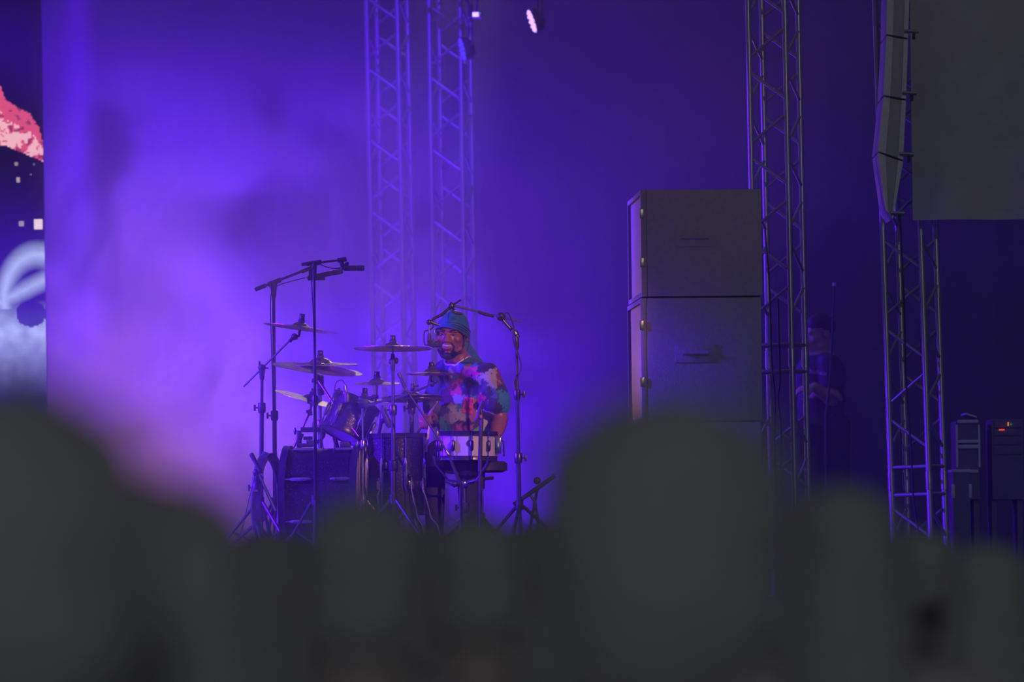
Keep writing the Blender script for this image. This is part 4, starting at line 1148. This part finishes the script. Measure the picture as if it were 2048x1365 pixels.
# loose folds in the cloth
for v in shirt.data.vertices:
    w = v.co + OFF[dr.name]
    k = mnoise.noise(V((w.x * 9, w.y * 9, w.z * 5))) * .010 + mnoise.noise(V((w.x * 22, w.y * 22, w.z * 10 + 4))) * .005
    v.co += v.normal * k
PRINT_AND_TINT = [(930, 732, .05, .2, .5), (952, 717, .05, .17, .42), (940, 722, .03, .2, .5), (966, 738, .02, .02, .08), (955, 760, .4, .36, .42), (975, 755, .5, .47, .5), (988, 768, .42, .40, .45), (1002, 792, .03, .33, .5), (1000, 762, .3, .05, .1), (990, 785, .05, .15, .3), (1005, 775, .04, .05, .15), (975, 790, .03, .03, .08), (968, 770, .08, .06, .2),
         (936, 737, .55, .16, .08), (941, 744, .85, .06, .2), (921, 752, .55, .22, .06), (918, 764, .7, .05, .2), (915, 782, .65, .06, .22), (905, 768, .18, .03, .06), (894, 790, .10, .03, .05), (899, 752, .10, .06, .12), (908, 742, .5, .42, .55), (900, 805, .10, .03, .05), (945, 764, .02, .02, .03), (952, 783, .03, .03, .09), (933, 780, .05, .03, .06), (925, 768, .03, .08, .3), (912, 757, .06, .10, .4),
         (915, 800, .35, .42, .55), (910, 818, .5, .47, .52), (925, 835, .5, .46, .5), (903, 838, .4, .4, .48), (940, 852, .10, .04, .16), (944, 838, .55, .15, .4), (952, 846, .12, .05, .2), (928, 845, .05, .03, .08),
         (882, 770, .08, .08, .35), (874, 790, .05, .08, .3), (886, 820, .12, .12, .35), (884, 745, .10, .10, .36), (893, 735, .12, .14, .42), (887, 856, .05, .55, .25), (880, 860, .3, .35, .2), (900, 860, .03, .35, .45), (915, 858, .55, .12, .4), (905, 853, .15, .05, .3), (928, 862, .35, .05, .3), (953, 858, .08, .62, .12), (942, 862, .5, .1, .35), (970, 848, .8, .75, .7), (968, 828, .75, .72, .72), (958, 796, .8, .5, .05), (961, 799, .6, .05, .1), (956, 792, .1, .5, .1), (962, 812, .03, .03, .1), (985, 800, .04, .03, .08), (978, 815, .04, .03, .08), (920, 815, .06, .25, .45)]  # blue-violet entries on the left sleeve paint in its blue-tinted shadow
def shirt_material():
    m = mat('printed_cotton', (.5, .5, .5), .8, 0, .08, 60, .15, 120, sheen=.1)
    nt = m.node_tree; a = nt.nodes.new('ShaderNodeAttribute'); a.attribute_name = 'print'
    nt.links.new(a.outputs['Color'], nt.nodes['Principled BSDF'].inputs['Base Color'])
    return m
M['print'] = shirt_material()
shirt.data.materials.clear(); shirt.data.materials.append(M['print'])
at = shirt.data.attributes.new('print', 'FLOAT_COLOR', 'POINT')
cols = []
blobs = np.array(PRINT_AND_TINT)
for v in shirt.data.vertices:
    w = v.co + OFF[dr.name]; q = w - CAM
    px = W / 2 + q.dot(_R) / q.dot(_F) * FPX; py = H / 2 - q.dot(_U) / q.dot(_F) * FPX
    px += 9 * mnoise.noise(w * 26) + 7 * mnoise.noise(w * 70); py += 9 * mnoise.noise(w * 26 + V((9, 3, 1))) + 7 * mnoise.noise(w * 70 + V((5, 5, 5)))
    if w.y > 31.42: px = 1880 - px                      # the back repeats the print
    i = int(np.argmin((blobs[:, 0] - px) ** 2 + (blobs[:, 1] - py) ** 2))
    c_ = blobs[i, 2:]
    cols.append((c_[0] * .6, c_[1] * .6, c_[2] * .6, 1))
at.data.foreach_set('color', np.array(cols, dtype=np.float32).ravel())
so = shirt.modifiers.new('thickness', 'SOLIDIFY'); so.thickness = .004; so.offset = 0
# collar
ring = []
nc = NB + V((-.012, -.01, .028))
bvS = BVHTree.FromPolygons([v.co + OFF[dr.name] for v in shirt.data.vertices], [tuple(p.vertices) for p in shirt.data.polygons])
rim = [v.co + OFF[dr.name] for v in shirt.data.vertices if abs((v.co + OFF[dr.name] - nc).length - .075) < .004]
for k in range(28):
    q = 2 * math.pi * k / 28
    best = [p for p in rim if abs((math.atan2(p.y - nc.y, p.x - nc.x) - q + math.pi) % (2 * math.pi) - math.pi) < .2]
    if best: ring.append(sum(best, V()) / len(best))
if len(ring) > 6: MB().tube(ring + [ring[0]], .0062, 8, cap=False).build('collar', M['white_rib'], shirt)

def wrap(mesh_pts, lift=.003):
    """lay photo points on the shirt"""
    out = []
    for px, py in mesh_pts:
        d = (P(px, py, 31.0) - CAM).normalized()
        h = bvS.ray_cast(CAM, d)
        out.append(h[0] - d * (lift + .004) if h[0] is not None else P(px, py, 31.2))
    return out
# red patch with its words
cx, cy, aw, ah, rot = 936.5, 811, 20, 32, rad(8)
def patch_px(u, v): return (cx + u * math.cos(rot) - v * math.sin(rot), cy + u * math.sin(rot) + v * math.cos(rot))
gn = 12
grid = [patch_px(-aw / 2 + aw * i / gn, -ah / 2 + ah * j / gn) for j in range(gn + 1) for i in range(gn + 1)]
pt = MB().add(wrap(grid), [(j * (gn + 1) + i, j * (gn + 1) + i + 1, (j + 1) * (gn + 1) + i + 1, (j + 1) * (gn + 1) + i) for j in range(gn) for i in range(gn)])
patch = pt.build('red_patch', mat('red_print', (.75, .07, .09), .8), shirt)
patch['label'] = 'red patch printed with black words'
def flat_text(body_, size):
    cu = bpy.data.curves.new('t', 'FONT'); cu.body = body_; cu.size = size; cu.align_x = 'CENTER'; cu.align_y = 'CENTER'; cu.resolution_u = 2
    o = bpy.data.objects.new('t', cu); C.objects.link(o)
    dg = bpy.context.evaluated_depsgraph_get(); dg.update()
    me = bpy.data.meshes.new_from_object(o.evaluated_get(dg))
    vs = [v.co.copy() for v in me.vertices]; fs = [tuple(p.vertices) for p in me.polygons]
    bpy.data.objects.remove(o, do_unlink=True)
    return vs, fs
M['ink'] = mat('black_ink', (.02, .01, .02), .8)
for word, dv in (('BLACK', -9), ('MATTER', 7.5)):
    vs, fs = flat_text(word, 1.0)
    wd = max(p.x for p in vs) - min(p.x for p in vs)
    k = (aw - 3) / wd
    MB().add(wrap([patch_px(p.x * k, dv - p.y * k * 1.7) for p in vs], .0045), fs).build('lettering', M['ink'], patch, smooth=False)
# necklace with pendant
nk = wrap([(925, 737), (921, 748), (912, 762), (906, 775), (899, 781), (893, 779), (889, 768), (888, 752)], .004)
MB().tube([HT @ V((.075, .0, -.115))] + curve(nk, 5), .0022, 6).build('necklace', M['gold'], dr)
# socks, shorts, shoes
mb = MB(); chain(mb, [RH, RH.lerp(RK, .72)], [.104, .082]); chain(mb, [LH, LH.lerp(LK, .95)], [.104, .088])
mb.ell(PEL + V((0, 0, -.005)), (.180, .150, .105), Matrix.Rotation(rad(-32), 4, 'Z'))
melt(mb, 'shorts', M['black_cloth'], dr, .009, 4)
for K_, A_ in ((RK, RA), (LK, LA)):
    mb = MB(); chain(mb, [K_.lerp(A_, .20), K_.lerp(A_, .35), K_.lerp(A_, .97)], [.062, .061, .048]); melt(mb, 'legging', M['black_cloth'], dr, .008, 3)
    mb = MB(); cap(mb, A_ + V((.03, .03, -.012)), A_ + V((-.03, -.02, -.012)), .044, .046); cap(mb, A_ + V((-.03, -.02, -.02)), A_ + V((-.15, -.115, -.03)), .045, .034)
    mb.box(A_ + V((-.06, -.045, -.052)), (.22, .09, .02), Matrix.Rotation(math.atan2(-.095, -.13), 4, 'Z'))
    melt(mb, 'shoe', M['black_cloth'], dr, .008, 3)
# face
ev = lambda c: HT @ V(c)
Rt = HT.to_3x3().normalized().to_4x4()
M['eye'] = mat('eye', (.45, .42, .40), .15)
for x in (-1, 1):
    e_ = MB().ell(ev((x * .031, -.0865, .000)), (.0135, .007, .0058), Rt).build('eye', M['eye'], dr)
    MB().ell(ev((x * .031, -.0935, .000)), (.0055, .002, .0050), Rt).build('iris', M['hair'], e_)
    MB().tube([ev((x * .046, -.084, .001)), ev((x * .038, -.0945, .0065)), ev((x * .026, -.0965, .0065)), ev((x * .016, -.089, -.001))], [.003, .0045, .0045, .003], 8).build('eyelid', M['skin'], dr)
    MB().tube([ev((x * .052, -.080, .022)), ev((x * .034, -.0985, .027)), ev((x * .013, -.101, .018))], [.0028, .0052, .0045], 8).build('eyebrow', M['hair'], dr)
lips = [ev((math.cos(q) * .0300, -.1065 + abs(math.cos(q)) ** 2 * .020, -.061 + math.sin(q) * .0115 + abs(math.cos(q)) ** 2 * .008)) for q in [2 * math.pi * i / 20 for i in range(20)]]
MB().tube(lips + [lips[0]], .0052, 8, cap=False).build('lips', M['lip'], dr)
th_ = []
for i in range(8):
    x = (i - 3.5) * .0058
    th_.append(MB().box(ev((x, -.1075 + (x / .034) ** 2 * .020, -.0575 + (x / .034) ** 2 * .006)), (.0056, .005, .0095), Rt).build('tooth', M['teeth'], dr, bevel=.001))
MB().add([ev((math.cos(2 * math.pi * i / 20) * .028, -.1035 + abs(math.cos(2 * math.pi * i / 20)) ** 2 * .020, -.061 + math.sin(2 * math.pi * i / 20) * .010 + abs(math.cos(2 * math.pi * i / 20)) ** 2 * .008)) for i in range(20)], [tuple(range(20))]).build('mouth', M['hair'], dr)
mb = MB()
for x in (-1, 1):
    chain(mb, [ev((x * .0725, -.012, .005)), ev((x * .0690, -.018, -.050)), ev((x * .056, -.045, -.088)), ev((x * .028, -.076, -.113)), ev((0, -.088, -.120))], [.006, .0065, .008, .011, .014])
    chain(mb, [ev((0, -.106, -.040)), ev((x * .022, -.101, -.043)), ev((x * .036, -.085, -.062)), ev((x * .030, -.088, -.090))], [.004, .0055, .006, .008])
mb.ell(ev((0, -.088, -.108)), (.024, .018, .018), Rt)
melt(mb, 'beard', M['hair'], dr, .0042, 3)
# head wrap
mb = MB()
mb.ell(ev((0, .020, .036)), (.0875, .1085, .0945), Rt, 36, 24)
du = melt(mb, 'head_wrap', M['satin'], dr, .005, 2, cut=lambda p: (HT.inverted() @ p).z > .040 - .50 * max(0, (HT.inverted() @ p).y + .045))
for k in range(4):
    pts = []
    for i in range(25):
        q = math.pi * (i / 24) - math.pi
        f = abs(math.sin(q))
        y_, x_ = .020 - .109 * f * (1 - .004 * k), math.cos(q) * (.089 + .001 * (k % 2))
        z_ = .040 + .0085 * k - .048 * (1 - f) - .004 * k * (1 - f) + .012 * (x_ / .089) * (k - 1.5) * .6
        pts.append(ev((x_, y_ + .010 * (k / 3), z_)))
    MB().tube(pts, [.0052] * 25, 8).build('fold', M['satin'], du)
MB().tube([ev((0, -.086, .062)), ev((0, -.062, .108)), ev((0, -.01, .134)), ev((0, .05, .128))], .0032, 8).build('seam', M['satin'], du)
tail = [ev((.045, .098, -.030)), ev((.075, .108, -.080)), ev((.100, .112, -.112)), ev((.135, .118, -.142))]
tw = [.022, .020, .017, .010]
tv, tf = [], []
for p, w_ in zip(tail, tw):
    for sgn in (-1, 1):
        for dep in (0, .004): tv.append(p + V((sgn * w_ * .6, dep, sgn * w_ * .9)))
for i in range(3):
    b0 = i * 4
    tf += [(b0, b0 + 4, b0 + 6, b0 + 2), (b0 + 1, b0 + 3, b0 + 7, b0 + 5), (b0, b0 + 1, b0 + 5, b0 + 4), (b0 + 2, b0 + 6, b0 + 7, b0 + 3)]
tf += [(0, 2, 3, 1), (12, 13, 15, 14)]
MB().add(tv, tf).build('tail', M['satin'], du)
MB().ell(ev((.0865, .010, -.006)), (.006, .008, .009), Rt).tube([ev((.088, .012, -.010)), ev((.085, .03, -.05)), ev((.06, .06, -.12))], .0016, 6).build('earpiece', M['rubber'], dr)

# drumsticks
hp = RW + V((-.35, -.9, .05)).normalized() * .085 + V((.01, 0, -.012))
tip = P(888, 792, 31.0)
d_ = (tip - hp).normalized()
def stick(label, a, b):
    a, b = V(a), V(b); d = b - a
    tag(MB().tube([a, a + d * .01, a + d * .72, a + d * .93, a + d * .95, a + d * .975, b], [.005, .0072, .0072, .0042, .0036, .0056, .003], 12).build('drumstick', M['wood']), label, 'drumstick', 'drumsticks')
tip = hp + V((19 * K, -.10, 28 * K)) * 1.0
stick('drumstick in the drummer\'s raised right fist', hp - (tip - hp) * 1.6, tip + (tip - hp) * .12)
stick('pale drumstick resting upright between floor tom and knee', P(852, 905, 30.93), P(859, 848, 30.95))

# ------------------------------------------------------------------ stagehand in the dark wing
ZS = Z_STAGE
wp = root('person', 'stagehand in a dark lettered shirt standing in the unlit wing', 'person', V((P(1640, 1000, 35.5).x, 35.5, ZS)))
def Q(px, py, dy=0): return P(px, py, 35.5 + dy)
WT = Matrix.Translation(Q(1636, 668)) @ Matrix.Rotation(rad(-58), 4, 'Z') @ Matrix.Rotation(rad(8), 4, 'X') @ Matrix.Scale(1.0, 4)
fl = lambda px: V((Q(px, 1000).x, 35.5, ZS))
mb = MB(); head_shapes(mb, WT)
cap(mb, WT @ V((0, .03, -.06)), Q(1641, 712), .055, .06)
mb.ell(Q(1641, 752), (.15, .13, .17)); mb.ell(Q(1643, 810), (.14, .12, .16)); mb.ell(Q(1643, 850), (.15, .13, .11))
aL, aR = (Q(1657, 728, -.12), Q(1663, 800, -.16), Q(1630, 775, -.24)), (Q(1628, 728, .1), Q(1616, 800, .0), Q(1640, 782, -.2))
for a in (aL, aR): chain(mb, list(a), [.055, .045, .032]); hand(mb, a[2], V((-1 if a is aL else 1, -.1, -.1)), V((0, -.4, 1)), .6, 1.0)
hipz = Q(1643, 850).z
for dx, dy in ((-.07, .06), (.08, -.06)):
    h_ = Q(1643, 855) + V((dx, dy, 0)); f_ = V((h_.x, h_.y, ZS + .08))
    chain(mb, [h_, h_.lerp(f_, .5) + V((-.01, -.01, 0)), f_], [.09, .06, .042]); cap(mb, f_ + V((.02, 0, -.04)), f_ + V((-.15, -.06, -.045)), .038, .03)
melt(mb, 'body', mat('pale_skin', (.50, .34, .27), .5), wp, .009, 4)
mb = MB(); mb.ell(Q(1641, 755), (.165, .145, .17)); mb.ell(Q(1643, 808), (.155, .135, .16)); cap(mb, Q(1643, 800), Q(1643, 845), .15, .15)
for a in (aL, aR): cap(mb, a[0], a[0].lerp(a[1], .6), .068, .062); cap(mb, a[0], Q(1641, 722), .066, .06)
tee = melt(mb, 'dark_shirt', mat('navy_shirt', (.06, .06, .08), .85), wp, .009, 4)
mb = MB()
for dx, dy in ((-.07, .06), (.08, -.06)):
    h_ = Q(1643, 855) + V((dx, dy, 0)); f_ = V((h_.x, h_.y, ZS + .10)); cap(mb, h_, f_, .105, .068)
mb.ell(Q(1643, 856), (.165, .145, .10)); melt(mb, 'trousers', M['black_cloth'], wp, .01, 3)
mb = MB(); mb.ell(WT @ V((0, .025, .040)), (.084, .103, .088), WT.to_3x3().normalized().to_4x4()); melt(mb, 'hair', M['hair'], wp, .008, 2, cut=lambda p: (WT.inverted() @ p).z > .035 - .6 * max(0, (WT.inverted() @ p).y + .03))
vs, fs = flat_text('bauhaus', 1.0)
wd = max(p.x for p in vs) - min(p.x for p in vs); k_ = 33 / wd
bvT = BVHTree.FromPolygons([v.co + OFF[wp.name] for v in tee.data.vertices], [tuple(p.vertices) for p in tee.data.polygons])
pp = []
for p in vs:
    px, py = 1636 + p.x * k_, 745 + (p.x * k_) * .16 - p.y * k_ * 1.25
    d = (P(px, py, 35) - CAM).normalized(); h_ = bvT.ray_cast(CAM, d)
    pp.append((h_[0] if h_[0] is not None else P(px, py, 35.35)) - d * .006)
MB().add(pp, fs).build('lettering', mat('pale_lettering', (.5, .5, .55), .7), tee, smooth=False)

# ------------------------------------------------------------------ the audience, backs to the camera
CLOTH = [mat('crowd_cloth_' + c, col, .9, 0, .1, 12, .2, 60, spec=.15) for c, col in (('grey', (.42, .42, .44)), ('blue', (.40, .42, .45)), ('brown', (.44, .42, .41)))]
CHAIR = mat('crowd_hair', (.36, .36, .37), .85, 0, .15, 40, .4, 90, spec=.15)
CSKIN = mat('crowd_skin', (.36, .32, .31), .7, 0, .1, 30, spec=.2)
def make_spectator(style):
    """1.75 m tall, facing +Y, feet at the origin"""
    t = root('person', 'x', 'person', V((0, 0, 0)))
    T0 = Matrix.Translation((0, 0, 1.632)) @ Matrix.Rotation(math.pi, 4, 'Z')
    mb = MB(); head_shapes(mb, T0); cap(mb, (0, -.03, 1.56), (0, -.02, 1.43), .056, .062)
    mb.ell((0, 0, 1.27), (.165, .11, .19)); mb.ell((0, 0, 1.05), (.145, .105, .16)); mb.ell((0, 0, .92), (.165, .12, .12))
    for s in (-1, 1):
        cap(mb, (s * .17, 0, 1.40), (0, -.01, 1.45), .055, .05)
        el, wr = V((s * .25, -.03, 1.11)), V((s * .23, .12, .90))
        chain(mb, [V((s * .185, 0, 1.385)), el, wr], [.055, .042, .029])
        hand(mb, wr, V((-s * .1, .35, -.8)), V((s, 0, 0)), .5, 1.0, s)
        kn, an = V((s * .10, .02, .50)), V((s * .11, -.02, .09))
        chain(mb, [V((s * .095, 0, .90)), kn, an], [.088, .058, .040]); cap(mb, an + V((0, -.03, -.045)), an + V((s * .02, .14, -.055)), .038, .03)
    melt(mb, 'body', CSKIN, t, .012, 3)
    mb = MB(); mb.ell((0, 0, 1.27), (.19, .14, .20)); mb.ell((0, 0, 1.05), (.175, .135, .18)); cap(mb, (0, 0, 1.05), (0, 0, .92), .16, .165)
    for s in (-1, 1):
        cap(mb, (s * .175, 0, 1.395), (0, -.01, 1.43), .068, .07); cap(mb, (s * .185, 0, 1.385), (s * .235, -.02, 1.17), .070, .060)
    melt(mb, 'shirt', CLOTH[style % 3], t, .013, 3)
    mb = MB()
    for s in (-1, 1): chain(mb, [V((s * .095, 0, .90)), V((s * .10, .02, .50)), V((s * .11, -.02, .10))], [.105, .075, .062])
    mb.ell((0, 0, .92), (.178, .135, .11)); melt(mb, 'trousers', CLOTH[(style + 1) % 3], t, .014, 3)
    mb = MB()
    if style == 0:      # bushy hair
        mb.ell((0, -.02, 1.665), (.125, .135, .125)); mb.ell((0, -.045, 1.60), (.115, .11, .11))
    elif style == 1:    # short hair
        mb.ell((0, -.020, 1.668), (.086, .106, .092)); mb.ell((0, -.045, 1.62), (.082, .080, .08))
    else:               # shoulder-length hair
        mb.ell((0, -.020, 1.665), (.092, .112, .096)); cap(mb, (0, -.055, 1.62), (0, -.075, 1.43), .092, .105); mb.ell((0, -.05, 1.52), (.115, .075, .12))
    fr = {0: .05, 1: .03, 2: .035}[style]
    hr = melt(mb, 'hair', CHAIR, t, .010, 2, cut=lambda p: not (p.y > fr and p.z < 1.69))
    for v in hr.data.vertices: v.co += v.normal * .010 * mnoise.noise(v.co * (18 if style == 0 else 30))
    hr.modifiers.new('thickness', 'SOLIDIFY').thickness = .004
    return t
protos = [make_spectator(i) for i in range(3)]
used = set()
def copy_tree(o, parent=None):
    c = o.copy(); C.objects.link(c); c.parent = parent
    for ch in list(o.children): copy_tree(ch, c)
    return c
HAIR_W = [.25, .18, .235]; CROWN = [1.79, 1.755, 1.76]
def spectator(label, px, py, width, style, turn=0.0):
    """crown at (px,py); the head's width in the photo gives the distance"""
    d = FPX * HAIR_W[style] / width
    p = P(px, py, d)
    o = protos[style] if style not in used else copy_tree(protos[style])
    used.add(style)
    s = p.z / CROWN[style]
    o.location = (p.x, d, 0); o.rotation_euler.z = turn; o.scale = (s, s, s)
    o['label'] = label; o['group'] = 'crowd watching from the ground'
spectator('huge blurred spectator with bushy hair in front of the speaker stack', 1318, 764, 560, 0, .1)
spectator('huge blurred spectator at the lower left, below the video wall', 20, 745, 650, 0, -.15)
spectator('blurred long-haired spectator whose head slopes down towards the open drum ring', 330, 958, 470, 2, .2)
spectator('blurred spectator whose head rises before the bass drum', 725, 988, 300, 1, 0)
spectator('blurred spectator whose head hides the foot of the snare stand', 955, 1030, 240, 1, .1)
spectator('spectator whose head hides the floor beneath the open drum ring', 545, 1062, 225, 2, 0)
spectator('spectator whose low head fills the gap by the drummer\'s shoes', 845, 1052, 190, 2, -.1)
spectator('blurred spectator beside the bushy head, hiding the stagehand\'s feet', 1688, 968, 300, 2, 0)
spectator('spectator hiding the foot of the far right truss tower', 1845, 1062, 170, 1, .1)
spectator('spectator at the far right, under the red and green rack lights', 1975, 1085, 250, 2, -.1)
spectator('spectator whose low head shows left of the bushy head', 1072, 1045, 230, 2, .05)
# ------------------------------------------------------------------ equipment in the dark right wing
Y = 33.0
M['rack'] = mat('rack_laminate', (.12, .12, .125), .7, spec=.2)
rk = root('equipment_rack', 'grey equipment rack with open lid in the dark right wing', 'rack', V((P(1935, 1000, Y).x, Y + .2, ZS)))
def R3(x0, y0, x1, y1, dep=.4, Yb=Y):
    a, b_ = P(x0, y1, Yb), P(x1, y0, Yb)
    return MB().box(((a.x + b_.x) / 2, Yb + dep / 2, (a.z + b_.z) / 2), (abs(b_.x - a.x), dep, abs(b_.z - a.z)))
R3(1914, 842, 1958, 1000).build('case', M['rack'], rk, bevel=.006)
zr = P(1930, 1000, Y).z
for xx in (1918, 1954): MB().box((P(xx, 1000, Y).x, Y + .2, (zr + ZS) / 2), (.03, .3, zr - ZS)).build('leg', M['rack'], rk)
for (y0, y1) in ((840, 847), (880, 887), (890, 898), (940, 947)): R3(1915, y0, 1957, y1, .02, Y - .022).build('panel_edge', M['alu_blue'], rk, bevel=.002)
R3(1913, 850, 1915.5, 935, .03, Y - .02).build('side_rail', M['alu_blue'], rk); R3(1957, 850, 1960, 935, .03, Y - .02).build('side_rail', M['alu_blue'], rk)
MB().prism([P(1932, 826, Y), P(1954, 833, Y), P(1954, 836.5, Y), P(1931, 830, Y)], V((0, .35, 0))).build('lid', M['alu_blue'], rk, bevel=.002)
cs = root('flight_case', 'low flight case with pale edge beside the far right tower', 'case', V((P(1925, 1080, 32.4).x, 32.5, ZS)))
a, b_ = P(1906, 941, 32.4), P(1940, 941, 32.4)
MB().box(((a.x + b_.x) / 2, 32.6, (a.z - .01 + ZS) / 2), (b_.x - a.x, .4, a.z - .01 - ZS)).build('body', M['rack'], cs, bevel=.006)
MB().box(((a.x + b_.x) / 2, 32.6, a.z - .005), (b_.x - a.x + .01, .41, .018)).build('edge_trim', M['alu_blue'], cs, bevel=.003)
MB().box((b_.x, 32.41, a.z - .12), (.018, .03, .08)).build('corner', M['alu_blue'], cs, bevel=.003)
MB().box((a.x, 32.41, a.z - .12), (.018, .03, .08)).build('corner', M['alu_blue'], cs, bevel=.003)
am = root('amplifier_rack', 'black amplifier rack with red, orange and green lights at the right edge', 'rack', V((P(2015, 1000, Y).x, Y + .25, ZS)))
R3(1985, 838, 2046, 1000).build('case', M['rack'], am, bevel=.006)
for xx in (1990, 2041): MB().box((P(xx, 1000, Y).x, Y + .2, (zr + ZS) / 2), (.03, .3, zr - ZS)).build('leg', M['rack'], am)
for (y0, y1) in ((842, 856), (858, 872), (874, 890), (892, 910)): R3(1988, y0, 2043, y1, .015, Y - .016).build('front_panel', M['rack'], am, bevel=.002)
R3(1998, 858.5, 2009, 861.5, .012, Y - .03).build('red_display', lamp_mat('red_display', (.85, .10, .03), .8), am)
for k in range(4): R3(2015.5, 845 + k * 2, 2017.5, 846.4 + k * 2, .012, Y - .03).build('orange_light', lamp_mat('orange_led', (1, .3, .06), .9), am)
MB().lathe([(.0042, 0), (.0062, 0), (.0062, .006), (.0042, .006), (.0042, 0)], P(2022, 849, Y - .03), (0, -1, 0), 16).build('green_ring', lamp_mat('green_ring', (.02, .35, .06), .6), am)
tall = root('slim_pole', 'thin upright pole standing beside the stagehand', 'pole', V((P(1655, 900, 34.8).x, 34.8, ZS)))
MB().tube([P(1669, 565, 34.8), P(1660, 760, 34.8), P(1652, 830, 34.8), V((P(1650, 900, 34.8).x, 34.8, ZS + .02))], [.006, .007, .009, .010], 8).build('tube', M['dark_metal'], tall)
MB().tube([P(1669, 565, 34.8), P(1669.5, 572, 34.8)], .014, 8).build('tip', M['steel'], tall)
MB().lathe([(0, 0), (.14, 0), (.13, .015), (.02, .03), (0, .03)], V((P(1650, 900, 34.8).x, 34.8, ZS)), (0, 0, 1), 24).build('round_base', M['black'], tall)
